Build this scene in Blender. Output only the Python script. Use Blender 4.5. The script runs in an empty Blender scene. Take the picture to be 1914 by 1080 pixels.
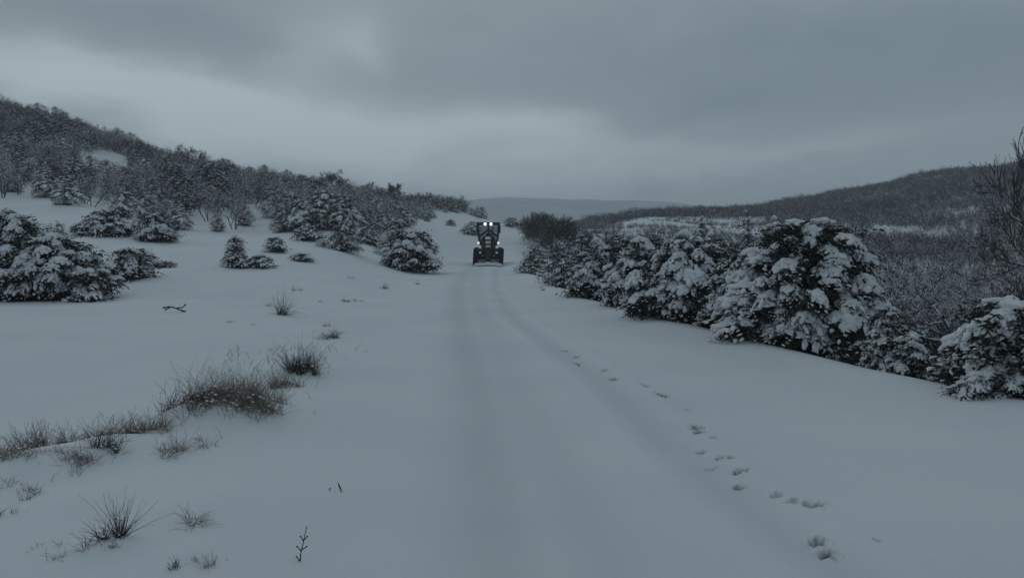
import bpy, math, random
import numpy as np
from mathutils import Vector, Matrix, noise

# ------------------------------------------------------------------ camera
SC = bpy.context.scene
COL = SC.collection
F_PX, W_PX, H_PX, HOR = 1502.0, 1914.0, 1080.0, 445.0
CAM_Z = 2.2
PITCH = math.atan((H_PX / 2 - HOR) / F_PX)
cam_data = bpy.data.cameras.new('camera')
cam = bpy.data.objects.new('camera', cam_data)
COL.objects.link(cam)
cam.location = (0, 0, CAM_Z)
cam.rotation_euler = (math.pi / 2 - PITCH, 0, 0)
cam_data.sensor_width = 36
cam_data.lens = 36 * F_PX / W_PX
cam_data.clip_start = 0.05
cam_data.clip_end = 20000
SC.camera = cam

# ------------------------------------------------------------------ world
world = bpy.data.worlds.new('World')
SC.world = world
world.use_nodes = True
SUN_EL, SUN_AZ = math.radians(42), math.radians(-35)     # azimuth from +Y towards +X


def N(nt, kind, **kw):
    n = nt.nodes.new(kind)
    for k, v in kw.items():
        if k == 'inp':
            for kk, vv in v.items():
                n.inputs[kk].default_value = vv
        else:
            setattr(n, k, v)
    return n


def sky_world():
    nt = world.node_tree
    nt.nodes.clear()
    L = nt.links.new
    out = N(nt, 'ShaderNodeOutputWorld')
    bg = N(nt, 'ShaderNodeBackground', inp={'Strength': 0.1})
    sky = N(nt, 'ShaderNodeTexSky', sky_type='NISHITA', sun_disc=False)
    sky.sun_elevation = SUN_EL
    sky.sun_rotation = SUN_AZ
    tc = N(nt, 'ShaderNodeTexCoord')
    sep = N(nt, 'ShaderNodeSeparateXYZ')
    L(tc.outputs['Generated'], sep.inputs[0])

    def math_(op, a, b=None, c=None, clamp=False):
        n = N(nt, 'ShaderNodeMath', operation=op)
        n.use_clamp = clamp
        for i, s in enumerate((a, b, c)):
            if s is None:
                continue
            if hasattr(s, 'links'):
                L(s, n.inputs[i])
            else:
                n.inputs[i].default_value = s
        return n.outputs[0]
    x, y, z = sep.outputs
    # cloud deck seen in perspective: stretch towards the horizon
    dz = math_('ADD', math_('MAXIMUM', z, 0.0), 0.22)
    px, py = math_('DIVIDE', x, dz), math_('DIVIDE', y, dz)
    comb = N(nt, 'ShaderNodeCombineXYZ')
    L(px, comb.inputs[0]); L(py, comb.inputs[1]); comb.inputs[2].default_value = 1.7
    n1 = N(nt, 'ShaderNodeTexNoise', inp={'Scale': 0.9, 'Detail': 5.0, 'Roughness': 0.5, 'Distortion': 0.3})
    L(comb.outputs[0], n1.inputs['Vector'])
    n2 = N(nt, 'ShaderNodeTexNoise', inp={'Scale': 3.0, 'Detail': 4.0, 'Roughness': 0.55})
    L(comb.outputs[0], n2.inputs['Vector'])
    warp = math_('SUBTRACT', n2.outputs[0], 0.5)
    warp1 = math_('SUBTRACT', n1.outputs[0], 0.5)
    val = math_('ADD', math_('MULTIPLY', warp, 0.42), math_('MULTIPLY', warp1, 0.9))
    # el / az of the direction, warped so cloud edges are irregular
    az = math_('ARCTAN2', x, y)
    el = math_('ARCSINE', z)
    elw = math_('ADD', el, math_('MULTIPLY', warp1, 0.10))
    elw = math_('ADD', elw, math_('MULTIPLY', warp, 0.05))
    azw = math_('ADD', az, math_('MULTIPLY', warp, 0.10))

    def blob(u, v, su, sv, amp, rot=0.0):
        a0 = math.atan((u - 957) / F_PX)
        e0 = math.atan((HOR - v) / F_PX * math.cos(a0))
        da = math_('SUBTRACT', azw, a0)
        de = math_('SUBTRACT', elw, e0)
        c, s = math.cos(rot), math.sin(rot)
        p = math_('ADD', math_('MULTIPLY', da, c), math_('MULTIPLY', de, s))
        q = math_('SUBTRACT', math_('MULTIPLY', de, c), math_('MULTIPLY', da, s))
        p = math_('DIVIDE', p, su / F_PX)
        q = math_('DIVIDE', q, sv / F_PX)
        r = math_('ADD', math_('MULTIPLY', p, p), math_('MULTIPLY', q, q))
        return math_('MULTIPLY', math_('EXPONENT', math_('MULTIPLY', r, -1.0)), amp)
    for b in BLOBS:
        val = math_('ADD', val, blob(*b))
    # unseen sky overhead is darkened to cut the light on the snow
    val = math_('SUBTRACT', val, math_('MULTIPLY', math_('SUBTRACT', el, 0.36, clamp=True), 1.3))
    ramp = N(nt, 'ShaderNodeValToRGB')
    L(math_('ADD', math_('MULTIPLY', val, 0.5), 0.42, clamp=True), ramp.inputs[0])
    els = ramp.color_ramp.elements
    els[0].position = 0.0; els[0].color = (0.155, 0.210, 0.240, 1)
    els[1].position = 1.0; els[1].color = (0.46, 0.54, 0.585, 1)
    e = els.new(0.45); e.color = (0.255, 0.318, 0.350, 1)
    sc = N(nt, 'ShaderNodeVectorMath', operation='SCALE')
    L(ramp.outputs[0], sc.inputs[0]); sc.inputs['Scale'].default_value = SKY_GAIN
    mix = N(nt, 'ShaderNodeMixRGB', inp={'Fac': 0.97})
    L(sky.outputs[0], mix.inputs[1]); L(sc.outputs[0], mix.inputs[2])
    L(mix.outputs[0], bg.inputs['Color'])
    L(bg.outputs[0], out.inputs['Surface'])


# brightness patches of the cloud cover: u, v, su, sv, amplitude, tilt
BLOBS = [
    (330, 190, 420, 62, 1.05, -0.12), (60, 165, 240, 60, 0.45, 0.0), (600, 85, 110, 60, 0.62, 0.4), (700, 85, 45, 50, 0.42, 0.0), (450, 320, 520, 45, 0.32, 0.0),
    (1010, 235, 220, 42, 0.85, -0.1), (1250, 300, 260, 42, 0.40, 0.0), (1580, 285, 260, 32, 0.38, 0.1), (640, 255, 330, 65, 0.70, 0.0),
    (200, 60, 420, 55, -0.30, 0.0), (1250, 120, 620, 90, -0.20, 0.0), (1650, 150, 520, 110, -0.42, 0.0),
    (1050, 400, 400, 30, -0.28, 0.0), (1300, 210, 160, 30, -0.25, 0.2),
]
SKY_GAIN = 22.0
sky_world()
sun_d = bpy.data.lights.new('sun', 'SUN')
sun_d.energy = 0.5
sun_d.angle = math.radians(40)
sun_d.color = (0.93, 0.97, 1.0)
sun = bpy.data.objects.new('sun', sun_d)
COL.objects.link(sun)
sdir = Vector((math.sin(SUN_AZ) * math.cos(SUN_EL), math.cos(SUN_AZ) * math.cos(SUN_EL), math.sin(SUN_EL)))
sun.rotation_euler = (-sdir).to_track_quat('-Z', 'Y').to_euler()
sun.location = (0, 0, 30)

SC.view_settings.view_transform = 'Standard'
SC.view_settings.look = 'None'
SC.view_settings.exposure = -1.15
SC.view_settings.gamma = 1.0
SC.render.engine = 'CYCLES'
SC.cycles.use_denoising = True
SC.cycles.max_bounces = 6
SC.cycles.diffuse_bounces = 3
SC.cycles.volume_bounces = 1
SC.cycles.transparent_max_bounces = 8

# ------------------------------------------------------------------ materials
MATS = {}


def mat(name, col, col2=None, scale=3.0, rough=0.8, bump=0.0, bscale=30.0, metallic=0.0, emit=None, estr=0.0,
        spec=0.3, detail=4.0, lo=0.35, hi=0.65, trans=0.0):
    m = bpy.data.materials.new(name)
    m.use_nodes = True
    nt = m.node_tree
    b = nt.nodes['Principled BSDF']
    L = nt.links.new
    b.inputs['Base Color'].default_value = (*col, 1)
    b.inputs['Roughness'].default_value = rough
    b.inputs['Metallic'].default_value = metallic
    b.inputs['Specular IOR Level'].default_value = spec
    tc = N(nt, 'ShaderNodeTexCoord')
    if col2:
        n = N(nt, 'ShaderNodeTexNoise', inp={'Scale': scale, 'Detail': detail})
        L(tc.outputs['Object'], n.inputs['Vector'])
        r = N(nt, 'ShaderNodeValToRGB')
        r.color_ramp.elements[0].position = lo; r.color_ramp.elements[0].color = (*col, 1)
        r.color_ramp.elements[1].position = hi; r.color_ramp.elements[1].color = (*col2, 1)
        L(n.outputs[0], r.inputs[0]); L(r.outputs[0], b.inputs['Base Color'])
    if bump:
        n = N(nt, 'ShaderNodeTexNoise', inp={'Scale': bscale, 'Detail': 3.0})
        L(tc.outputs['Object'], n.inputs['Vector'])
        bp = N(nt, 'ShaderNodeBump', inp={'Strength': bump, 'Distance': 0.02})
        L(n.outputs[0], bp.inputs['Height']); L(bp.outputs[0], b.inputs['Normal'])
    if emit:
        b.inputs['Emission Color'].default_value = (*emit, 1)
        b.inputs['Emission Strength'].default_value = estr
    MATS[name] = m
    return m


mat('snow', (0.78, 0.775, 0.80), (0.85, 0.85, 0.87), 2.5, 0.75, 1.0, 22, spec=0.15)
mat('needles', (0.018, 0.024, 0.018), (0.045, 0.050, 0.036), 2.0, 0.85, spec=0.2)
mat('pine_needles', (0.018, 0.022, 0.020), (0.042, 0.047, 0.038), 1.2, 0.85, spec=0.2)
mat('dry_needles', (0.10, 0.075, 0.05), (0.15, 0.12, 0.08), 6.0, 0.9)
mat('bark', (0.045, 0.038, 0.034), (0.085, 0.075, 0.068), 12.0, 0.95, 0.6, 60)
mat('twigs', (0.048, 0.040, 0.046), (0.095, 0.082, 0.088), 4.0, 0.95)
mat('pale_twigs', (0.075, 0.076, 0.062), (0.13, 0.13, 0.105), 4.0, 0.95)
mat('dry_grass', (0.15, 0.112, 0.095), (0.32, 0.26, 0.22), 9.0, 0.9)
mat('dark_stems', (0.035, 0.030, 0.028), (0.075, 0.065, 0.055), 14.0, 0.9)
mat('dark_tone', (0.045, 0.038, 0.032), (0.09, 0.075, 0.06), 12.0, 0.95, 0.8, 40)
mat('paint', (0.30, 0.25, 0.11), (0.36, 0.34, 0.22), 3.0, 0.5, spec=0.4)
mat('dark_metal', (0.022, 0.022, 0.024), (0.05, 0.048, 0.045), 6.0, 0.6, spec=0.4)
mat('rubber', (0.018, 0.018, 0.019), (0.035, 0.034, 0.034), 5.0, 0.9, spec=0.2)
mat('steel', (0.16, 0.165, 0.17), (0.30, 0.30, 0.31), 4.0, 0.45, spec=0.5)
mat('glass', (0.055, 0.065, 0.07), None, rough=0.08, spec=0.7)
mat('lamp_lit', (0.9, 0.9, 0.9), emit=(0.92, 0.97, 1.0), estr=4.5)
mat('headlight', (0.9, 0.9, 0.85), emit=(1.0, 0.97, 0.86), estr=1.6)
def see_through():
    m = MATS['glass']; nt = m.node_tree
    b = nt.nodes['Principled BSDF']; o = [n for n in nt.nodes if n.type == 'OUTPUT_MATERIAL'][0]
    t = N(nt, 'ShaderNodeBsdfTransparent', inp={'Color': (0.75, 0.8, 0.8, 1)})
    x = N(nt, 'ShaderNodeMixShader', inp={'Fac': 0.3})
    nt.links.new(t.outputs[0], x.inputs[1]); nt.links.new(b.outputs[0], x.inputs[2]); nt.links.new(x.outputs[0], o.inputs['Surface'])


see_through()
mat('interior', (0.03, 0.03, 0.033), rough=0.9)
mat('wood_brush', (0.046, 0.038, 0.050), (0.090, 0.078, 0.094), 0.5, 0.95)
mat('mountain', (0.46, 0.47, 0.48), (0.34, 0.35, 0.36), 0.012, 0.95, detail=8, lo=0.42, hi=0.55)


def ground_mat():
    m = bpy.data.materials.new('snow_ground')
    m.use_nodes = True
    nt = m.node_tree
    b = nt.nodes['Principled BSDF']
    L = nt.links.new
    b.inputs['Roughness'].default_value = 0.7
    b.inputs['Specular IOR Level'].default_value = 0.15
    tc = N(nt, 'ShaderNodeTexCoord')
    a = N(nt, 'ShaderNodeAttribute', attribute_name='wear')
    s = N(nt, 'ShaderNodeSeparateColor')
    L(a.outputs['Color'], s.inputs[0])
    n0 = N(nt, 'ShaderNodeTexNoise', inp={'Scale': 0.35, 'Detail': 6.0})
    L(tc.outputs['Object'], n0.inputs['Vector'])
    r0 = N(nt, 'ShaderNodeValToRGB')
    r0.color_ramp.elements[0].position = 0.3; r0.color_ramp.elements[0].color = (0.785, 0.79, 0.82, 1)
    r0.color_ramp.elements[1].position = 0.7; r0.color_ramp.elements[1].color = (0.86, 0.865, 0.885, 1)
    L(n0.outputs[0], r0.inputs[0])
    # packed snow in the wheel tracks
    m1 = N(nt, 'ShaderNodeMixRGB')
    L(s.outputs[0], m1.inputs[0]); L(r0.outputs[0], m1.inputs[1]); m1.inputs[2].default_value = (0.50, 0.53, 0.56, 1)
    # darker colour in trodden holes
    m2 = N(nt, 'ShaderNodeMixRGB')
    L(s.outputs[1], m2.inputs[0]); L(m1.outputs[0], m2.inputs[1]); m2.inputs[2].default_value = (0.05, 0.05, 0.05, 1)
    L(m2.outputs[0], b.inputs['Base Color'])
    n1 = N(nt, 'ShaderNodeTexNoise', inp={'Scale': 2.2, 'Detail': 8.0, 'Roughness': 0.6})
    L(tc.outputs['Object'], n1.inputs['Vector'])
    n2 = N(nt, 'ShaderNodeTexNoise', inp={'Scale': 28.0, 'Detail': 4.0, 'Roughness': 0.6})
    L(tc.outputs['Object'], n2.inputs['Vector'])
    bp = N(nt, 'ShaderNodeBump', inp={'Strength': 0.5, 'Distance': 0.06})
    bp2 = N(nt, 'ShaderNodeBump', inp={'Strength': 0.6, 'Distance': 0.008})
    L(n1.outputs[0], bp.inputs['Height']); L(n2.outputs[0], bp2.inputs['Height'])
    L(bp.outputs[0], bp2.inputs['Normal']); L(bp2.outputs[0], b.inputs['Normal'])
    MATS['snow_ground'] = m


ground_mat()

# ------------------------------------------------------------------ helpers


def ray(u, v):
    d = Matrix.Rotation(math.pi / 2 - PITCH, 3, 'X') @ Vector((u - W_PX / 2, H_PX / 2 - v, -F_PX))
    return np.array(d / d.y)


def at(u, v, D):
    return np.array((0, 0, CAM_Z)) + ray(u, v) * D


def project(p):
    q = Matrix.Rotation(-(math.pi / 2 - PITCH), 3, 'X') @ Vector((p[0], p[1], p[2] - CAM_Z))
    return W_PX / 2 + F_PX * q.x / -q.z, H_PX / 2 - F_PX * q.y / -q.z


def tag(o, label=None, cat=None, group=None, kind=None):
    if label: o['label'] = label
    if cat: o['category'] = cat
    if group: o['group'] = group
    if kind: o['kind'] = kind
    return o


def empty(name, loc=(0, 0, 0), rz=0.0, scale=1.0):
    o = bpy.data.objects.new(name, None)
    o.empty_display_size = 0.2
    COL.objects.link(o)
    o.location = loc
    o.rotation_euler = (0, 0, rz)
    o.scale = (scale,) * 3 if not hasattr(scale, '__len__') else scale
    return o


def make_mesh(name, V, Fs, mats, midx=None, smooth=True):
    """Fs: list of int arrays (M,k)."""
    me = bpy.data.meshes.new(name)
    V = np.asarray(V, dtype=np.float32)
    Fs = [np.asarray(f, dtype=np.int32) for f in Fs if len(f)]
    nf = sum(len(f) for f in Fs)
    me.vertices.add(len(V))
    me.vertices.foreach_set('co', V.ravel())
    loops = np.concatenate([f.ravel() for f in Fs])
    me.loops.add(len(loops))
    me.loops.foreach_set('vertex_index', loops)
    tot = np.concatenate([np.full(len(f), f.shape[1], dtype=np.int32) for f in Fs])
    st = np.concatenate([[0], np.cumsum(tot)[:-1]]).astype(np.int32)
    me.polygons.add(nf)
    me.polygons.foreach_set('loop_start', st)
    me.polygons.foreach_set('loop_total', tot)
    me.polygons.foreach_set('use_smooth', np.full(nf, bool(smooth)))
    for m in mats:
        me.materials.append(MATS[m])
    if midx is not None:
        me.polygons.foreach_set('material_index', np.asarray(midx, dtype=np.int32))
    me.update(calc_edges=True)
    me.validate()
    return me


def link(name, me, parent=None, loc=None):
    o = bpy.data.objects.new(name, me)
    COL.objects.link(o)
    if parent is not None:
        o.parent = parent
    if loc is not None:
        o.location = loc
    return o


class Geo:
    """collects triangles/quads, builds one mesh"""

    def __init__(s):
        s.V, s.T, s.Q, s.n = [], [], [], 0

    def add(s, V, T=None, Q=None):
        V = np.asarray(V, dtype=float)
        s.V.append(V)
        if T is not None and len(T): s.T.append(np.asarray(T) + s.n)
        if Q is not None and len(Q): s.Q.append(np.asarray(Q) + s.n)
        s.n += len(V)

    def inst(s, V, T, M, O):
        """V (n,3), T (m,3); M (k,3,3) row vectors = local axes images, O (k,3)"""
        if len(M) == 0: return
        W = np.einsum('nj,kji->kni', V, M) + O[:, None, :]
        k, n = len(M), len(V)
        TT = (T[None] + (np.arange(k) * n)[:, None, None]).reshape(-1, 3)
        s.add(W.reshape(-1, 3), TT)

    def tube(s, pts, rad, sides=5, cap=True):
        pts = np.asarray(pts, float)
        n = len(pts)
        rad = np.broadcast_to(rad, (n,))
        tang = np.gradient(pts, axis=0)
        tang /= np.linalg.norm(tang, axis=1)[:, None] + 1e-9
        ref = np.array((0.31, 0.17, 0.93)) if abs(tang[0][2]) < 0.8 else np.array((0.94, 0.3, 0.1))
        a = np.cross(tang, ref); a /= np.linalg.norm(a, axis=1)[:, None] + 1e-9
        b = np.cross(tang, a)
        th = np.arange(sides) * 2 * math.pi / sides
        ring = pts[:, None] + rad[:, None, None] * (a[:, None] * np.cos(th)[None, :, None] + b[:, None] * np.sin(th)[None, :, None])
        Q = []
        for i in range(n - 1):
            for j in range(sides):
                k = (j + 1) % sides
                Q.append((i * sides + j, i * sides + k, (i + 1) * sides + k, (i + 1) * sides + j))
        s.add(ring.reshape(-1, 3), Q=Q)

    def box(s, c, d, rz=0.0, rx=0.0, bev=0.0, taper=(1, 1)):
        x, y, z = (v / 2 for v in d)
        b = min(bev, x * .9, y * .9, z * .9)
        P = []
        levels = [(-z, b), (-z + b, 0), (z - b, 0), (z, b)] if b else [(-z, 0), (z, 0)]
        for zz, k in levels:
            f = 0 if zz < 0 else 1
            tx = taper[0] if f else 1; ty = taper[1] if f else 1
            X, Y = (x - k) * tx, (y - k) * ty
            if b:
                c2 = b
                P += [(-X + c2, -Y, zz), (X - c2, -Y, zz), (X, -Y + c2, zz), (X, Y - c2, zz), (X - c2, Y, zz), (-X + c2, Y, zz), (-X, Y - c2, zz), (-X, -Y + c2, zz)]
            else:
                P += [(-X, -Y, zz), (X, -Y, zz), (X, Y, zz), (-X, Y, zz)]
        k = 8 if b else 4
        P = np.array(P)
        R = np.array(Matrix.Rotation(rz, 3, 'Z') @ Matrix.Rotation(rx, 3, 'X'))
        P = P @ R.T + np.array(c)
        Q, T = [], []
        for i in range(len(levels) - 1):
            for j in range(k):
                m = (j + 1) % k
                Q.append((i * k + j, i * k + m, (i + 1) * k + m, (i + 1) * k + j))
        t = (len(levels) - 1) * k
        for j in range(1, k - 1):
            T.append((0, j + 1, j)); T.append((t, t + j, t + j + 1))
        s.add(P, T, Q)

    def lathe(s, prof, c, axis='X', seg=28):
        """prof: list of (along, radius)"""
        prof = np.array(prof)
        th = np.arange(seg) * 2 * math.pi / seg
        al = np.repeat(prof[:, 0][:, None], seg, 1)
        A = prof[:, 1][:, None] * np.cos(th); B = prof[:, 1][:, None] * np.sin(th)
        P = np.stack((al, A, B), -1) if axis == 'X' else (np.stack((A, al, B), -1) if axis == 'Y' else np.stack((A, B, al), -1))
        Q = []
        for i in range(len(prof) - 1):
            for j in range(seg):
                k = (j + 1) % seg
                Q.append((i * seg + j, i * seg + k, (i + 1) * seg + k, (i + 1) * seg + j))
        s.add(P.reshape(-1, 3) + np.array(c), Q=Q)

    def mesh(s, name, mats, smooth=True):
        if not s.V:
            return None
        V = np.concatenate(s.V)
        Fs = []
        if s.T: Fs.append(np.concatenate(s.T))
        if s.Q: Fs.append(np.concatenate(s.Q))
        return make_mesh(name, V, Fs, mats, smooth=smooth)


def sines(seed, n, lam0, lam1, power=1.0):
    r = np.random.RandomState(seed)
    lam = np.exp(r.uniform(math.log(lam0), math.log(lam1), n))
    th = r.uniform(0, 2 * math.pi, n)
    return lam, th, r.uniform(0, 2 * math.pi, n), (lam / lam1) ** power


def eval_sines(S, x, y):
    z = 0
    for lam, th, ph, a in zip(*S):
        z = z + a * np.sin((x * math.cos(th) + y * math.sin(th)) * 2 * math.pi / lam + ph)
    return z / math.sqrt(len(S[0]))


# ------------------------------------------------------------------ terrain
CTRL = []


def cp(u, v, D, z=None):
    p = at(u, v, D)
    CTRL.append((p[0], p[1], p[2]))


# the road plane and its surroundings
for (x, y, z) in [(0, 0, 0), (-4, 0, 0), (5, 0, 0), (0, -8, 0), (8, -8, -.2), (-10, -10, .3), (0, 5, 0), (-3, 5, .0), (4, 5, 0), (0, 10, 0), (-3.5, 10, .05), (5, 10, 0), (8, 10, 0),
                  (-2, 20, 0), (4, 20, 0), (-4.6, 20, .1), (-3, 35, 0), (2, 35, 0), (-5.5, 35, .1), (-6, 50, .1), (-3, 50, 0), (1, 50, 0), (-6.5, 70, .15), (-3, 70, 0), (.5, 70, .05), (9, 20, -.1), (8, 35, -.3),
                  (-9, 8, -.05), (-9, 14, .1), (-16, 14, .2), (-14, 24, .25), (-24, 20, .8), (-30, 8, 1.5), (-60, 10, 5), (-140, 0, 25), (-220, 60, 45),
                  (0, -60, -1), (-80, -80, 5), (80, -80, -8), (60, 0, -8), (150, 20, -5), (0, -300, 0), (300, -100, 30), (-300, -200, 40)]:
    CTRL.append((x, y, z))
# left field and hill, as pixel + distance
for c in [(100, 545, 30), (300, 520, 33), (470, 498, 40), (640, 470, 50), (760, 497, 55), (200, 430, 55), (350, 448, 55), (60, 395, 70), (150, 385, 75), (500, 440, 68),
          (700, 440, 72), (820, 420, 120), (880, 422, 130), (280, 405, 85), (400, 400, 90), (600, 415, 88), (750, 412, 110),
          (0, 322, 108), (200, 312, 125), (400, 355, 122), (600, 388, 135), (750, 398, 150), (860, 410, 170),
          (0, 256, 150), (100, 266, 152), (200, 284, 158), (300, 310, 162), (400, 342, 168), (500, 356, 176), (600, 371, 184), (750, 388, 200), (880, 412, 220),
          (0, 285, 260), (400, 360, 260), (750, 420, 280), (-300, 180, 140), (-300, 330, 90), (-500, 60, 160),
          (935, 450, 105), (955, 430, 140), (950, 424, 165), (990, 442, 110), (1010, 432, 140), (940, 455, 260), (1050, 450, 300)]:
    cp(*c)
# right embankment foot, valley, facing hillside
for c in [(1100, 490, 60), (1300, 600, 32), (1700, 800, 16), (1400, 520, 60), (1700, 620, 40), (1900, 700, 30), (1700, 545, 80), (1100, 450, 110), (1250, 448, 120),
          (1250, 430, 170), (1330, 420, 225), (1200, 434, 160), (1150, 424, 230), (1450, 450, 150), (1600, 470, 130), (1850, 480, 110), (1600, 430, 200), (1850, 410, 200), (1600, 400, 280), (1850, 350, 290),
          (1080, 424, 340), (1200, 418, 350), (1300, 409, 360), (1450, 391, 370), (1600, 362, 380), (1750, 333, 385), (1914, 311, 390), (2150, 272, 400), (2200, 420, 180),
          (1200, 450, 600), (1500, 400, 600), (1914, 360, 600), (2200, 500, 80), (2300, 350, 600), (1914, 415, 900), (1300, 440, 900), (2800, 330, 420), (2600, 430, 170), (2300, 400, 900), (3200, 380, 600)]:
    cp(*c)
for th in range(0, 360, 30):
    for r, z in ((1200, -15), (4000, -30)):
        CTRL.append((r * math.sin(math.radians(th)), r * math.cos(math.radians(th)), z))
CTRL = np.array(CTRL)


def warp2(x, y):
    r = np.sqrt(x * x + y * y) + 1e-6
    k = np.log1p(r / 6.0) / r
    return x * k, y * k


def tps_fit():
    qx, qy = warp2(CTRL[:, 0], CTRL[:, 1])
    n = len(qx)
    d2 = (qx[:, None] - qx[None]) ** 2 + (qy[:, None] - qy[None]) ** 2
    K = 0.5 * d2 * np.log(d2 + 1e-12) + np.eye(n) * 1e-3
    P = np.stack((np.ones(n), qx, qy), 1)
    A = np.zeros((n + 3, n + 3))
    A[:n, :n] = K; A[:n, n:] = P; A[n:, :n] = P.T
    b = np.zeros(n + 3)
    # fit signed log heights so that cm-scale road and 100 m hills share one sheet
    b[:n] = np.arcsinh(CTRL[:, 2] / 0.6)
    w = np.linalg.solve(A, b)
    return qx, qy, w


QX, QY, TW = tps_fit()
S_BIG = sines(3, 14, 25, 90, 1.0)
S_MID = sines(4, 18, 4, 18, 1.2)
S_SML = sines(5, 22, 0.7, 3.5, 1.2)
# right-hand shoulder edge of the road bench: y -> x
EDGE_Y = np.array([-30, 0, 5, 10.8, 14.5, 18.4, 24, 30, 40, 50, 62, 72, 90])
EDGE_X = np.array([9.5, 9.0, 8.2, 6.95, 5.9, 4.85, 3.6, 2.55, 1.65, 1.1, 0.75, 0.7, 0.8])


def sstep(a, b, x):
    t = np.clip((x - a) / (b - a), 0, 1)
    return t * t * (3 - 2 * t)


MOUNDS = []     # (x, y, radius, height)
DENTS = []      # (x, y, ang, long, wide, depth, dark_tone)


def ground(x, y, fine=True):
    x = np.asarray(x, float); y = np.asarray(y, float)
    px, py = warp2(x, y)
    z = TW[-3] + TW[-2] * px + TW[-1] * py
    for i in range(len(QX)):
        d2 = (px - QX[i]) ** 2 + (py - QY[i]) ** 2
        z = z + TW[i] * 0.5 * d2 * np.log(d2 + 1e-12)
    z = 0.6 * np.sinh(z)
    r = np.sqrt(x * x + y * y)
    ex = np.interp(y, EDGE_Y, EDGE_X)
    d = x - ex
    roadc = np.interp(y, [0, 20, 70, 160], [1.5, 0.2, -2.6, 0])
    w_road = (1 - sstep(2.5, 6.5, roadc - x)) * (1 - sstep(0.0, 3.0, d)) * (1 - sstep(75, 110, y)) * sstep(-40, -10, y)
    z = z * (1 - 0.9 * w_road)
    fade = (1 - sstep(80, 115, y)) * sstep(-30, -5, y)
    z = z - fade * (1.5 * sstep(-0.1, 3.2, d)) + fade * 0.10 * np.exp(-((d + 0.5) / 0.6) ** 2)
    z = z + eval_sines(S_BIG, x, y) * 0.9 * sstep(25, 120, r) * (1 - w_road)
    z = z + eval_sines(S_MID, x, y) * (0.03 + 0.16 * sstep(15, 60, r)) * (1 - 0.8 * w_road)
    if fine:
        z = z + eval_sines(S_SML, x, y) * (0.006 + 0.016 * (1 - w_road))
        vx = np.interp(y, [0, 7.6, 8.4, 9.4, 13, 28, 50], [-5.5, -4.8, -4.2, -3.5, -3.4, -5.6, -6.2])
        verge = np.exp(-((x - vx + .4) / 1.1) ** 2) * sstep(1, 4, y) * (1 - sstep(30, 60, y))
        z = z + verge * (eval_sines(S_SML, x + 7, y * 1.3) * .035 + .03)
        for (mx, my, mr, mh) in MOUNDS:
            d2 = ((x - mx) ** 2 + (y - my) ** 2) / mr ** 2
            z = z + mh * np.exp(-d2)
    return z


def gz(x, y):
    return float(ground(np.array([x]), np.array([y]))[0])


def hit(u, v, dmin=3.0, dmax=600.0):
    D = np.exp(np.linspace(math.log(dmin), math.log(dmax), 700))
    d = ray(u, v)
    P = np.array((0, 0, CAM_Z))[None] + d[None] * D[:, None]
    g = ground(P[:, 0], P[:, 1], False)
    k = np.nonzero(P[:, 2] < g)[0]
    if len(k) == 0:
        i = int(np.argmin(P[:, 2] - g))
    else:
        i = k[0]
    D2 = np.linspace(D[max(i - 1, 0)], D[i], 30)
    P = np.array((0, 0, CAM_Z))[None] + d[None] * D2[:, None]
    g = ground(P[:, 0], P[:, 1], True)
    k = np.nonzero(P[:, 2] < g)[0]
    j = k[0] if len(k) else len(D2) - 1
    x, y = P[j, 0], P[j, 1]
    return np.array((x, y, gz(x, y)))


# snow mounds under the grass on the left verge
for (u, v, r, h) in [(420, 800, .55, .17), (350, 800, .4, .12), (480, 780, .4, .12), (560, 700, .5, .12), (220, 850, .45, .12), (100, 880, .5, .12), (150, 950, .4, .08), (40, 900, .4, .1),
                     (200, 1040, .22, .07), (340, 1050, .25, .05), (600, 628, .5, .08), (370, 960, .35, .06), (330, 585, .8, .12), (450, 608, 1.0, .12), (520, 590, .5, .08)]:
    D = CAM_Z * F_PX / (v - HOR)
    p = at(u, v, D)
    MOUNDS.append((p[0], p[1], r, h))


def add_dent(u, v, lpx, wpx, depth, dark_tone, ang=None):
    D = (CAM_Z) * F_PX / (v - HOR)
    p = at(u, v, D)
    m = D / F_PX
    DENTS.append((p[0], p[1], ang if ang is not None else 0.3, lpx * m, max(wpx * m * D / CAM_Z * 0.85, 0.05), depth, dark_tone))


for a in [(1546, 1038, 17, 9, .07, .75), (1528, 1016, 18, 8, .06, .65), (1521, 954, 22, 7, .07, .8), (1452, 932, 15, 5, .04, .4), (1380, 910, 12, 5, .05, .7), (1384, 885, 17, 4, .05, .75),
          (1366, 862, 9, 3, .03, .45), (1345, 860, 13, 3, .03, .45), (1312, 846, 13, 3, .03, .45), (1303, 804, 13, 5, .09, 1.0), (1306, 812, 13, 3, .05, .9), (1286, 768, 7, 3, .02, .25), (1238, 741, 10, 6, .05, .8),
          (1206, 723, 7, 4, .03, .5), (1146, 707, 8, 3, .05, .95), (1130, 691, 7, 3, .03, .45), (1079, 677, 6, 3, .05, 1.0), (1078, 664, 7, 2, .03, .55), (1056, 653, 7, 2, .02, .45), (1640, 1024, 6, 3, .02, .3),
          (1335, 823, 12, 2, .02, .3), (1330, 875, 16, 3, .02, .2), (1480, 944, 18, 3, .02, .35)]:
    add_dent(*a)
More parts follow.
